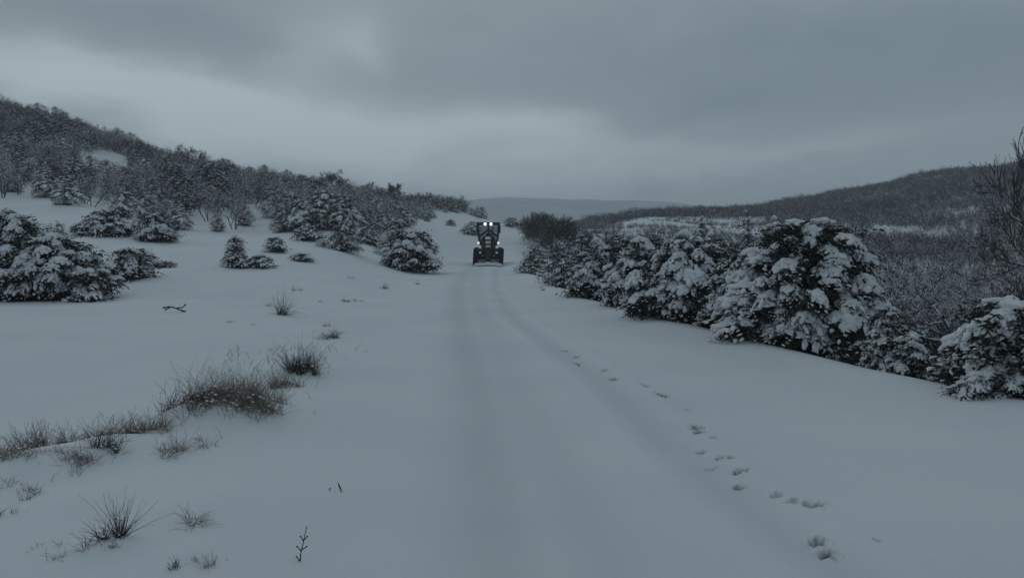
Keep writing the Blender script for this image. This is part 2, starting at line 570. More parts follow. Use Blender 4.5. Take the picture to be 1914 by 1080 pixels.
RUTS = [  # polyline in x,y ; width, depth, packed
    ([(2.45, 2), (2.25, 5.2), (2.07, 6), (1.77, 8), (1.45, 12.5), (0.05, 22.8), (-0.65, 35), (-1.0, 50), (-1.0, 66)], 0.26, 0.05, 0.26),
    ([(0.75, 2), (0.62, 5.2), (0.35, 8), (0.0, 12), (-0.8, 22), (-1.6, 35), (-2.3, 50), (-2.6, 66)], 0.42, 0.02, 0.22),
    ([(-0.15, 2), (-0.10, 5.2), (-0.25, 8), (-0.55, 12), (-1.45, 22), (-2.4, 35), (-3.0, 50), (-3.1, 66)], 0.40, 0.02, 0.34),
]


def rut_fields(x, y):
    dep = np.zeros_like(x); pk = np.zeros_like(x)
    for pts, w, d, p in RUTS:
        pts = np.array(pts)
        cx = np.interp(y, pts[:, 1], pts[:, 0])
        m = (1 - sstep(66, 72, y)) * sstep(-6, 0, y)
        q = (x - cx)
        e = np.exp(-(q / w) ** 2) * m
        edge = np.exp(-((np.abs(q) - w * 1.7) / (w * .5)) ** 2) * m
        dep = dep - d * e + edge * d * 0.3
        pk = np.maximum(pk, e * p)
    return dep, pk


def build_ground():
    az_f = np.radians(np.arange(-37, 37.001, 0.095))
    az_b = np.radians(np.concatenate((np.arange(39, 180, 3.0), np.arange(180, 322, 3.0))))
    az = np.concatenate((az_f, az_b))
    r = [2.6]
    while r[-1] < 60: r.append(r[-1] * 1.0052)
    while r[-1] < 500: r.append(r[-1] * 1.013)
    while r[-1] < 5000: r.append(r[-1] * 1.09)
    r = np.array(r)
    R, A = np.meshgrid(r, az, indexing='ij')
    X, Y = (R * np.sin(A)).ravel(), (R * np.cos(A)).ravel()
    Z = ground(X, Y)
    dep, pk = rut_fields(X, Y)
    Z += dep
    dark_tone = np.zeros_like(X)
    for (dx, dy, an, l, w, d, s) in DENTS:
        c, sn = math.cos(an), math.sin(an)
        p = ((X - dx) * c + (Y - dy) * sn) / l
        q = (-(X - dx) * sn + (Y - dy) * c) / w
        rr = np.sqrt(p * p + q * q) * (1.12 + .16 * np.sin(3 * np.arctan2(q, p) + dx * 9) + .08 * np.sin(7 * np.arctan2(q, p) + dy * 5))
        Z -= d * (1 - sstep(0.55, 1.15, rr)) - 0.25 * d * np.exp(-((rr - 1.45) / 0.25) ** 2) * np.sin(p * 4 + dx * 20) * -1
        dark_tone = np.maximum(dark_tone, min(1, s * 1.2) * (1 - sstep(0.5, 1.1, rr + 0.25 * np.sin(p * 5 + q * 3))))
    nr, na = len(r), len(az)
    V = np.stack((X, Y, Z), 1)
    i = np.arange(nr - 1)[:, None] * na
    j = np.arange(na)[None]
    k = (j + 1) % na
    Q = np.stack((i + j, i + na + j, i + na + k, i + k), -1).reshape(-1, 4)
    # centre fan
    V = np.concatenate((V, [[0, 0, gz(0, 0)]]))
    T = np.stack((np.full(na, len(V) - 1), np.arange(na), (np.arange(na) + 1) % na), -1)
    me = make_mesh('snow_ground', V, [T, Q], ['snow_ground'])
    at_ = me.color_attributes.new('wear', 'FLOAT_COLOR', 'POINT')
    c = np.zeros((len(V), 4), dtype=np.float32)
    c[:-1, 0] = pk; c[:-1, 1] = dark_tone; c[:, 3] = 1
    at_.data.foreach_set('color', c.ravel())
    o = link('snow_ground', me)
    tag(o, kind='structure')
    return o


build_ground()


def build_mountains():
    # faint range far beyond the crest
    xs = np.linspace(-2300, 2600, 260)
    ys = np.linspace(1400, 2150, 40)
    X, Y = np.meshgrid(xs, ys, indexing='ij')
    ridge = 44 + 46 * np.exp(-((xs + 20) / 330) ** 2) + 26 * np.exp(-((xs - 380) / 260) ** 2) + 25 * np.exp(-((xs - 1500) / 500) ** 2) + 30 * np.exp(-((xs + 1400) / 500) ** 2)
    t = (Y - 1400) / 750
    prof = np.sin(np.clip(t * 1.6, 0, 1) * math.pi / 2)
    S = sines(11, 20, 90, 600, 1.0)
    Z = -40 + (ridge[:, None] + 40) * prof + eval_sines(S, X, Y) * 8 * prof
    V = np.stack((X, Y, Z), -1).reshape(-1, 3)
    n = len(ys)
    i = np.arange(len(xs) - 1)[:, None] * n
    j = np.arange(n - 1)[None]
    Q = np.stack((i + j, i + n + j, i + n + j + 1, i + j + 1), -1).reshape(-1, 4)
    tag(link('mountains', make_mesh('mountains', V, [Q], ['mountain'])), kind='structure')


build_mountains()

# ------------------------------------------------------------------ plant building blocks


def ico(sub):
    bm_ = __import__('bmesh').new()
    __import__('bmesh').ops.create_icosphere(bm_, subdivisions=sub, radius=1.0)
    V = np.array([v.co[:] for v in bm_.verts]); T = np.array([[v.index for v in f.verts] for f in bm_.faces])
    bm_.free()
    return V, T


def lump(seed, sub, rough=0.38, flat=0.35):
    V, T = ico(sub)
    V = V.copy()
    for i in range(len(V)):
        p = Vector(V[i])
        k = 1 + rough * noise.noise(p * 1.6 + Vector((seed * 7.1, 3.3, seed))) * 1.6 + rough * 0.6 * noise.noise(p * 3.7 + Vector((seed * 3.1, 1.3, 0)))
        V[i] *= k
    V[:, 2] = np.where(V[:, 2] < 0, V[:, 2] * flat, V[:, 2])
    return V, T


LUMP2 = [lump(i, 3) for i in range(5)]      # 162 verts ~ 320 faces
LUMP1 = [lump(i + 20, 2) for i in range(6)]
LUMP0 = [lump(i + 40, 1, 0.2) for i in range(4)]


def needle_spray(seed, n, wid, droop=0.25):
    """feather of narrow pointed leaflets along +X, length 1"""
    r = np.random.RandomState(seed)
    V, T = [], []
    for i in range(n):
        s = r.uniform(0.0, 1.0)
        side = r.uniform(-1, 1)
        base = np.array((s, 0, -droop * s * s))
        ang = side * 1.15
        L = (0.30 - 0.14 * s) * r.uniform(.7, 1.3)
        d = np.array((math.cos(ang), math.sin(ang), r.uniform(-0.75, 0.35)))
        d /= np.linalg.norm(d)
        up = np.cross(d, r.normal(size=3)); up /= np.linalg.norm(up)
        k = len(V)
        V += [base - up * wid * .4, base + up * wid * .4, base + d * L * .6 + up * wid * .6, base + d * L, base + d * L * .55 - up * wid * .6]
        T += [(k, k + 1, k + 2), (k, k + 2, k + 4), (k + 4, k + 2, k + 3)]
    return np.array(V), np.array(T)


SPRAY_HI = [needle_spray(i, 22, 0.035) for i in range(5)]
SPRAY_LO = [needle_spray(i + 9, 8, 0.075) for i in range(4)]


def frames(d, up, scale):
    """rows = images of local x (along d), y, z; scale (k,3)"""
    d = d / np.linalg.norm(d, axis=1)[:, None]
    y = np.cross(up, d); y /= np.linalg.norm(y, axis=1)[:, None] + 1e-9
    z = np.cross(d, y)
    return np.stack((d * scale[:, 0:1], y * scale[:, 1:2], z * scale[:, 2:3]), 1)


def conifer(seed, H, R, nb=60, hi=True, snow=1.0, prof='juniper', spray=0.30, lift=0.35, dens=1.0, lean=0.0, fill=1.0):
    r = np.random.RandomState(seed)
    trunk, leaf, white = Geo(), Geo(), Geo()
    lobes = r.uniform(0, 2 * math.pi, 3)

    def radius(t, az):
        if prof == 'juniper': f = (1 - t) ** 0.62 * (0.72 + 0.55 * t if t < 0.3 else 0.885) * 1.05
        elif prof == 'cone': f = (1 - t) ** 0.95 + 0.05
        elif prof == 'low': f = (1 - t) ** 0.45
        else:  # round-headed pine
            f = math.sin(min(1, max(0, (t - 0.18) / 0.82)) ** 0.75 * math.pi) ** 0.55 if t > 0.18 else 0
        return R * f * (1 + 0.20 * math.sin(2 * az + lobes[0]) + 0.14 * math.sin(3 * az + lobes[1] + 4 * t))
    tp = np.array([(lean * t * t * H + 0.02 * H * math.sin(5 * t + lobes[2]), 0.02 * H * math.cos(4 * t + lobes[0]), -0.25 + t * (H * 0.97 + 0.25)) for t in np.linspace(0, 1, 9)])
    trunk.tube(tp, np.linspace(0.035 * H ** .8, 0.006, 9), 7 if hi else 5)
    SD, SO, SS = [], [], []       # spray dir, origin, length
    BD, BO, BS = [], [], []       # snow cushions
    t0 = 0.02 if prof in ('juniper', 'low') else (0.06 if prof == 'cone' else 0.3)
    for b in range(nb):
        t = t0 + (0.985 - t0) * ((b + r.uniform(0, 1)) / nb) ** (1.15 if prof != 'pine' else 0.8)
        az = b * 2.39996 + r.uniform(-.5, .5)
        L = max(radius(t, az) * r.uniform(0.72, 1.08), 0.12)
        oz = t * H
        tt = np.interp(oz, tp[:, 2], np.arange(9)); i0 = int(min(7, tt)); base = tp[i0] + (tp[i0 + 1] - tp[i0]) * (tt - i0)
        out = np.array((math.cos(az), math.sin(az), 0))
        sd = np.array((-math.sin(az), math.cos(az), 0))
        up0 = lift * (0.5 + t) * r.uniform(.6, 1.4)
        drop = r.uniform(0.25, 0.5) * (1.0 if t < .8 else .4)
        ss = np.linspace(0, 1, 6)
        path = base[None] + out[None] * (L * ss)[:, None] + np.array((0, 0, 1))[None] * (L * (up0 * ss - drop * ss ** 2.2))[:, None] + sd[None] * (L * 0.12 * r.uniform(-1, 1) * ss ** 2)[:, None]
        path[:, 2] = np.maximum(path[:, 2], 0.03)
        trunk.tube(path, np.linspace(0.016 * L ** .6, 0.004, 6), 4 if hi else 3)
        ns = int(max(4, dens * (L / spray) * (8 if hi else 5.5)))
        for k in range(ns):
            s = 1 - r.uniform(0, 1) ** 1.3 * (0.85 if L > .5 else 1)
            p = np.array([np.interp(s, ss, path[:, q]) for q in range(3)])
            side = r.uniform(-1, 1)
            spread = 0.34 * L * (1.1 - 0.7 * s)
            p = p + sd * side * spread * r.uniform(0.2, 1)
            p[2] -= abs(side) * spread * 0.25
            d = out * math.cos(side * 1.0) + sd * math.sin(side * 1.0) + np.array((0, 0, r.uniform(-0.5, 0.25)))
            ln = spray * r.uniform(.65, 1.25) * (0.75 + 0.5 * (1 - t))
            p[2] = max(p[2], 0.03)
            SD.append(d); SO.append(p); SS.append(ln)
            if r.uniform() < snow * (0.55 + 0.35 * s):
                BD.append(d + np.array((0, 0, -0.12))); BO.append(p + d / np.linalg.norm(d) * ln * .45 + np.array((0, 0, .012 + 0.03 * spray))); BS.append((ln * r.uniform(.42, .62), ln * r.uniform(.2, .34), ln * r.uniform(.14, .27), 0))
        # larger cushions bridging the sprays
        if snow > 0.45:
            nc = int(max(1, round(L / (spray * 1.1) * snow)))
            for k in range(nc):
                s = 0.42 + 0.56 * (k + r.uniform(.2, .8)) / nc
                p = np.array([np.interp(s, ss, path[:, q]) for q in range(3)])
                d = path[min(5, int(s * 5) + 1)] - path[int(min(4, s * 5))]
                w = spray * r.uniform(.55, .9) * (1.25 - .5 * s)
                BD.append(d + 1e-4); BO.append(p + sd * r.uniform(-.25, .25) * w + np.array((0, 0, .02))); BS.append((w * 1.1, w * .85, w * .40 * snow, 1))
    # inner fill so that one cannot see through the crown
    nf = int(fill * nb * (10 if hi else 6))
    for k in range(nf):
        t = r.uniform(t0, .92); az = r.uniform(0, 2 * math.pi)
        q = radius(t, az) * r.uniform(0.1, .7)
        p = np.array((math.cos(az) * q + lean * t * t * H, math.sin(az) * q, t * H))
        SD.append(np.array((math.cos(az), math.sin(az), r.uniform(-.4, .6)))); SO.append(p); SS.append(spray * r.uniform(.9, 1.6))
    SD, SO, SS = np.array(SD), np.array(SO), np.array(SS)
    UP = np.tile((0., 0., 1.), (len(SD), 1)) + r.normal(size=(len(SD), 3)) * .25
    Ms = frames(SD, UP, np.stack((SS, SS, SS), 1))
    protos = SPRAY_HI if hi else SPRAY_LO
    pick = r.randint(0, len(protos), len(SD))
    for i, (V, T) in enumerate(protos):
        k = pick == i
        leaf.inst(V, T, Ms[k], SO[k])
    if BD:
        BD, BO, BS = np.array(BD), np.array(BO), np.array(BS)
        UP = np.tile((0., 0., 1.), (len(BD), 1)) + r.normal(size=(len(BD), 3)) * .12
        Mb = frames(BD, UP, BS[:, :3])
        for big in (0, 1):
            ps = (LUMP2 if big else LUMP1) if hi else (LUMP1 if big else LUMP0)
            pick = r.randint(0, len(ps), len(BD))
            for i, (V, T) in enumerate(ps):
                k = (pick == i) & (BS[:, 3] == big)
                if k.any():
                    white.inst(V, T, Mb[k], BO[k])
    return trunk, leaf, white


def clump_proto(seed, hi, snow, droop=1.0):
    """mop of sprays under a cap of snow with drooping fingers; radius about 1"""
    r = np.random.RandomState(seed)
    leaf, white = Geo(), Geo()
    n = 46 if hi else 16
    ths = r.uniform(0, 2 * math.pi, n); el = r.uniform(-1.15, 0.7, n)
    d = np.stack((np.cos(ths) * np.cos(el), np.sin(ths) * np.cos(el), np.sin(el) * 0.8 - 0.15), 1)
    o = d * r.uniform(.05, .6, (n, 1)); o[:, 2] -= 0.18
    ln = r.uniform(.45, .8, n)
    M = frames(d + np.array((0, 0, -.25)), np.tile((0., 0., 1.), (n, 1)) + r.normal(size=(n, 3)) * .5, np.stack((ln,) * 3, 1))
    ps = SPRAY_MID if hi else SPRAY_LO
    pick = r.randint(0, len(ps), n)
    for i, (V, T) in enumerate(ps):
        leaf.inst(V, T, M[pick == i], o[pick == i])
    # cap
    V, T = (LUMP2 if hi else LUMP1)[seed % 5]
    c = snow
    if snow > .3:
        white.inst(V * np.array((.58 * c, .50 * c, .30 * c)), T, np.eye(3)[None], np.array([[r.uniform(-.1, .1), r.uniform(-.1, .1), .20]]))
    m = int((24 if hi else 9) * (0.5 + .5 * snow))
    ths = np.arange(m) * 2.39996 + r.uniform(-.3, .3, m)
    q = np.sqrt(r.uniform(.10, 1.0, m)) * .76
    o = np.stack((np.cos(ths) * q, np.sin(ths) * q, .24 - .40 * droop * q ** 2 + r.uniform(-.07, .07, m)), 1)
    ths2 = ths + r.normal(size=m) * .55
    d = np.stack((np.cos(ths2), np.sin(ths2), -1.25 * droop * q), 1)
    ln = r.uniform(.15, .31, m) * (.6 + .4 * snow)
    M = frames(d, np.tile((0., 0., 1.), (m, 1)) + r.normal(size=(m, 3)) * .2, np.stack((ln, ln * r.uniform(.5, .85, m), ln * r.uniform(.4, .62, m)), 1))
    ps = LUMP1 if hi else LUMP0
    pick = r.randint(0, len(ps), m)
    for i, (V, T) in enumerate(ps):
        white.inst(V, T, M[pick == i], o[pick == i])
    if hi:      # crumbs of snow caught on the needles
        m = int(24 * snow) + 8
        ths = r.uniform(0, 6.283, m); q = np.sqrt(r.uniform(0.2, 1.5, m))
        o = np.stack((np.cos(ths) * q, np.sin(ths) * q, .14 - .55 * q ** 2 * .7 + r.uniform(-.25, .12, m)), 1)
        ln = r.uniform(.05, .11, m)
        M = frames(r.normal(size=(m, 3)) * (1, 1, .3), np.tile((0., 0., 1.), (m, 1)), np.stack((ln * 1.5, ln, ln * .7), 1))
        for i in range(4):
            V, T = LUMP0[i]
            white.inst(V, T, M[i::4], o[i::4])
    return (np.concatenate(leaf.V), np.concatenate(leaf.T)), (np.concatenate(white.V), np.concatenate(white.T))


SPRAY_MID = [needle_spray(i + 30, 12, 0.055) for i in range(5)]
CLUMPS = {}


def clumps(hi, snow):
    lv = 2 if snow > .8 else (1 if snow > .45 else 0)
    if (hi, lv) not in CLUMPS:
        CLUMPS[(hi, lv)] = [clump_proto(300 + 10 * lv + i, hi, (.32, .66, 1.0)[lv]) for i in range(6)]
    return CLUMPS[(hi, lv)]


def juniper(seed, H, R, hi=True, snow=1.0, size=0.36, prof='juniper', dens=1.0):
    r = np.random.RandomState(seed)
    trunk, leaf, white = Geo(), Geo(), Geo()
    lobes = r.uniform(0, 2 * math.pi, 4)

    def radius(t, az):
        if prof == 'juniper': f = (1 - t ** 1.35) ** 0.75 * (0.80 + 0.2 * min(t / .25, 1))
        elif prof == 'round': f = (1 - t ** 2.6) ** 0.62 * (.84 + .16 * min(t / .2, 1))
        elif prof == 'cone': f = (1 - t) ** 0.85 * .95 + 0.05
        elif prof == 'low': f = (1 - t ** 2) ** 0.5
        else: f = math.sin(min(1, max(0, (t - 0.2) / 0.8)) ** 0.8 * math.pi) ** 0.5 if t > .2 else 0
        return R * f * (1 + 0.20 * math.sin(2 * az + lobes[0]) + 0.15 * math.sin(3 * az + lobes[1] + 5 * t) + .10 * math.sin(9 * t + lobes[2] + az))
    tp = np.array([(0.04 * H * math.sin(4 * t + lobes[2]) * t, 0.04 * H * math.cos(3 * t + lobes[0]) * t, -0.25 + t * (H * 0.93 + 0.25)) for t in np.linspace(0, 1, 9)])
    trunk.tube(tp, np.linspace(0.035 * H ** .8, 0.008, 9), 7 if hi else 5)
    area = 2 * math.pi * R * .6 * H + R * R * 2
    n = int(np.clip(area / (size * size * (1.3 if hi else 1.15)) * dens, 12, 230 if hi else 80))
    P, S, X = [], [], []
    t0 = {'pine': .3, 'low': .1}.get(prof, .17 if hi else .07)
    for b in range(n):
        t = t0 + (1 - t0) * (1 - (1 - (b + r.uniform()) / n) ** (0.62 if prof != 'pine' else .9)) if prof != 'low' else r.uniform(.1, 1)
        az = b * 2.39996 + r.uniform(-.6, .6)
        q = radius(min(t, .99), az) * (r.uniform(.80, 1.02) if b % 4 else r.uniform(.3, .7))
        sz = size * r.uniform(.62, 1.25) * (1.12 - .45 * t)
        q = max(q - sz * .55, 0)
        z = t * H * .95
        p = np.array((math.cos(az) * q, math.sin(az) * q, z))
        i0 = np.interp(z * .8, tp[:, 2], tp[:, 0]); j0 = np.interp(z * .8, tp[:, 2], tp[:, 1])
        p[0] += i0; p[1] += j0
        b0 = np.array((i0, j0, max(z - .45 * q - .1, 0.0)))
        mid = (b0 + p) / 2 + np.array((0, 0, .06 * q))
        trunk.tube([b0, mid, p], [.018 * q ** .5 + .006, .012, .006], 4 if hi else 3)
        out = np.array((math.cos(az), math.sin(az), 0))
        tilt = r.uniform(.1, .65) * (1 - .7 * t)
        up = np.array((0, 0, 1.0)) + out * tilt + r.normal(size=3) * .14
        P.append(p); S.append((sz * r.uniform(.95, 1.35), sz * r.uniform(.75, 1.1), sz * r.uniform(.8, 1.25))); X.append((out + r.normal(size=3) * .4, up))
    # leader
    for k in range(0 if prof in ('round', 'low') else 3):
        P.append(np.array((tp[-1][0] + r.normal() * .04, tp[-1][1] + r.normal() * .04, H * (1 - .05 * k) - size * .25))); S.append((size * (.3 + .1 * k),) * 2 + (size * .6,)); X.append((r.normal(size=3), np.array((0, 0, 1.0))))
    P, S = np.array(P), np.array(S)
    up = np.array([x[1] for x in X]); up /= np.linalg.norm(up, axis=1)[:, None]
    xx = np.array([x[0] for x in X]); xx -= (xx * up).sum(1)[:, None] * up; xx /= np.linalg.norm(xx, axis=1)[:, None]
    yy = np.cross(up, xx)
    M = np.stack((xx * S[:, 0:1], yy * S[:, 1:2], up * S[:, 2:3]), 1)
    local = snow * np.clip((P[:, 2] / H - (.10 if hi else .02)) / .28 + r.uniform(-.25, .25, len(P)), .1, 1) * r.choice([1, 1, 1, 1, 1, .55], len(P))  # less snow on low clumps, put in for the black shade at the base
    level = np.where(local > .70, 2, np.where(local > .4, 1, 0))
    pick = r.randint(0, 6, len(P))
    for lv in range(3):
        pr = clumps(hi, (.2, .6, 1.0)[lv])
        for i, (lf, wh) in enumerate(pr):
            k = (pick == i) & (level == lv)
            if k.any():
                leaf.inst(lf[0], lf[1], M[k], P[k]); white.inst(wh[0], wh[1], M[k], P[k])
    # inner needles
    nf = int(n * (6 if hi else 2.5))
    az = r.uniform(0, 6.283, nf); t = r.uniform(.03, .9, nf)
    q = np.array([radius(a, b) for a, b in zip(t, az)]) * r.uniform(.15, .82, nf)
    if prof == 'pine': q *= (t > .3)
    O = np.stack((np.cos(az) * q, np.sin(az) * q, t * H), 1)
    D = np.stack((np.cos(az), np.sin(az), r.uniform(-.6, .4, nf)), 1)
    ln = size * r.uniform(.9, 1.5, nf)
    M = frames(D, np.tile((0., 0., 1.), (nf, 1)) + r.normal(size=(nf, 3)) * .5, np.stack((ln,) * 3, 1))
    ps = SPRAY_MID if hi else SPRAY_LO
    pick = r.randint(0, len(ps), nf)
    for i, (V, T) in enumerate(ps):
        leaf.inst(V, T, M[pick == i], O[pick == i])
    return trunk, leaf, white


def bare_tree(seed, H, spread=0.55, depth=5, kids=3, sides=5, snow=0.5, r0=None, multi=1, lean=(0, 0), twig_snow=0.03, upness=.25, droop=0.0, first=0.25, minr=0.0):
    r = np.random.RandomState(seed)
    trunk, crown, white = Geo(), Geo(), Geo()
    r0 = r0 or 0.018 * H
    wd, wo, ws = [], [], []

    def grow(p, d, L, rad, lev):
        n = 4 if lev < 2 else 3
        pts = [p]
        dd = d.copy()
        for i in range(n - 1):
            dd = dd + r.normal(size=3) * 0.16 + np.array((0, 0, upness * .25 - droop * lev * .1))
            dd /= np.linalg.norm(dd)
            pts.append(pts[-1] + dd * L / (n - 1))
        pts = np.array(pts)
        (trunk if lev < 2 else crown).tube(pts, np.maximum(np.linspace(rad, rad * .6, n), minr), sides if lev < 2 else 3)
        if abs(dd[2]) < 0.86 and lev > 0:
            for i in range(n - 1):
                if r.uniform() < snow:
                    seg = pts[i + 1] - pts[i]
                    m = (pts[i + 1] + pts[i]) / 2
                    rr = max(rad * 1.15, twig_snow * .55)
                    wd.append(seg); wo.append(m + np.array((0, 0, rad * .8))); ws.append((np.linalg.norm(seg) * .52, rr, rr * 1.1))
        if lev >= depth: return
        nk = kids + (1 if r.uniform() < .4 else 0)
        for k in range(nk):
            s = r.uniform(first if lev == 0 else .2, 1) if k else 1.0
            q = np.array([np.interp(s * (n - 1), np.arange(n), pts[:, a]) for a in range(3)])
            side = r.normal(size=3); side -= side.dot(dd) * dd; side /= np.linalg.norm(side)
            nd = dd * (1 - spread * .5) + side * spread * r.uniform(.7, 1.3) + np.array((0, 0, upness * .4))
            nd /= np.linalg.norm(nd)
            grow(q, nd, L * r.uniform(.55, .8), rad * r.uniform(.45, .62), lev + 1)
    for m in range(multi):
        a = r.uniform(0, 6.28)
        d = np.array((lean[0], lean[1], 1.0)) + (np.array((math.cos(a), math.sin(a), 0)) * .35 if multi > 1 else 0)
        d /= np.linalg.norm(d)
        grow(np.array((0.12 * math.cos(a) * (multi > 1), .12 * math.sin(a) * (multi > 1), -.2)), d, H * .42, r0, 0)
    if wd:
        wd, wo, ws = np.array(wd), np.array(wo), np.array(ws)
        M = frames(wd, np.tile((0., 0., 1.), (len(wd), 1)), ws)
        pick = r.randint(0, len(LUMP0), len(wd))
        for i, (V, T) in enumerate(LUMP0):
            k = pick == i
            if k.any(): white.inst(V, T, M[k], wo[k])
    return trunk, crown, white


def as_thing(name, geos, mats, loc, rz=0, scale=1.0, names=('trunk', 'crown', 'snow_cover'), fold=False):
    root = empty(name, loc, rz, scale)
    if fold and geos[2].V:
        g, w = geos[1], geos[2]
        V = np.concatenate(g.V + w.V)
        Fs, mi = [], []
        for lst, off, m in ((g.T, 0, 0), (g.Q, 0, 0), (w.T, g.n, 1)):
            if lst:
                f = np.concatenate(lst) + off
                Fs.append(f); mi.append(np.full(len(f), m))
        link('crown', make_mesh('crown', V, Fs, [mats[1], mats[2]], np.concatenate(mi), smooth=False), root)
        link('trunk', geos[0].mesh('trunk', [mats[0]], smooth=False), root)
        return root
    for g, m, nme in zip(geos, mats, names):
        me = g.mesh(nme, [m], smooth=(nme == 'snow_cover'))
        if me: link(nme, me, root)
    return root


def dup(root, loc, rz, scale):
    c = root.copy(); COL.objects.link(c)
    c.location = loc; c.rotation_euler = (0, 0, rz); c.scale = scale if hasattr(scale, '__len__') else (scale,) * 3
    for ch in list(root.children):
        k = ch.copy(); COL.objects.link(k); k.parent = c
    return c


CM = ('bark', 'needles', 'snow')
PM = ('bark', 'pine_needles', 'snow')
BM = ('bark', 'twigs', 'snow')

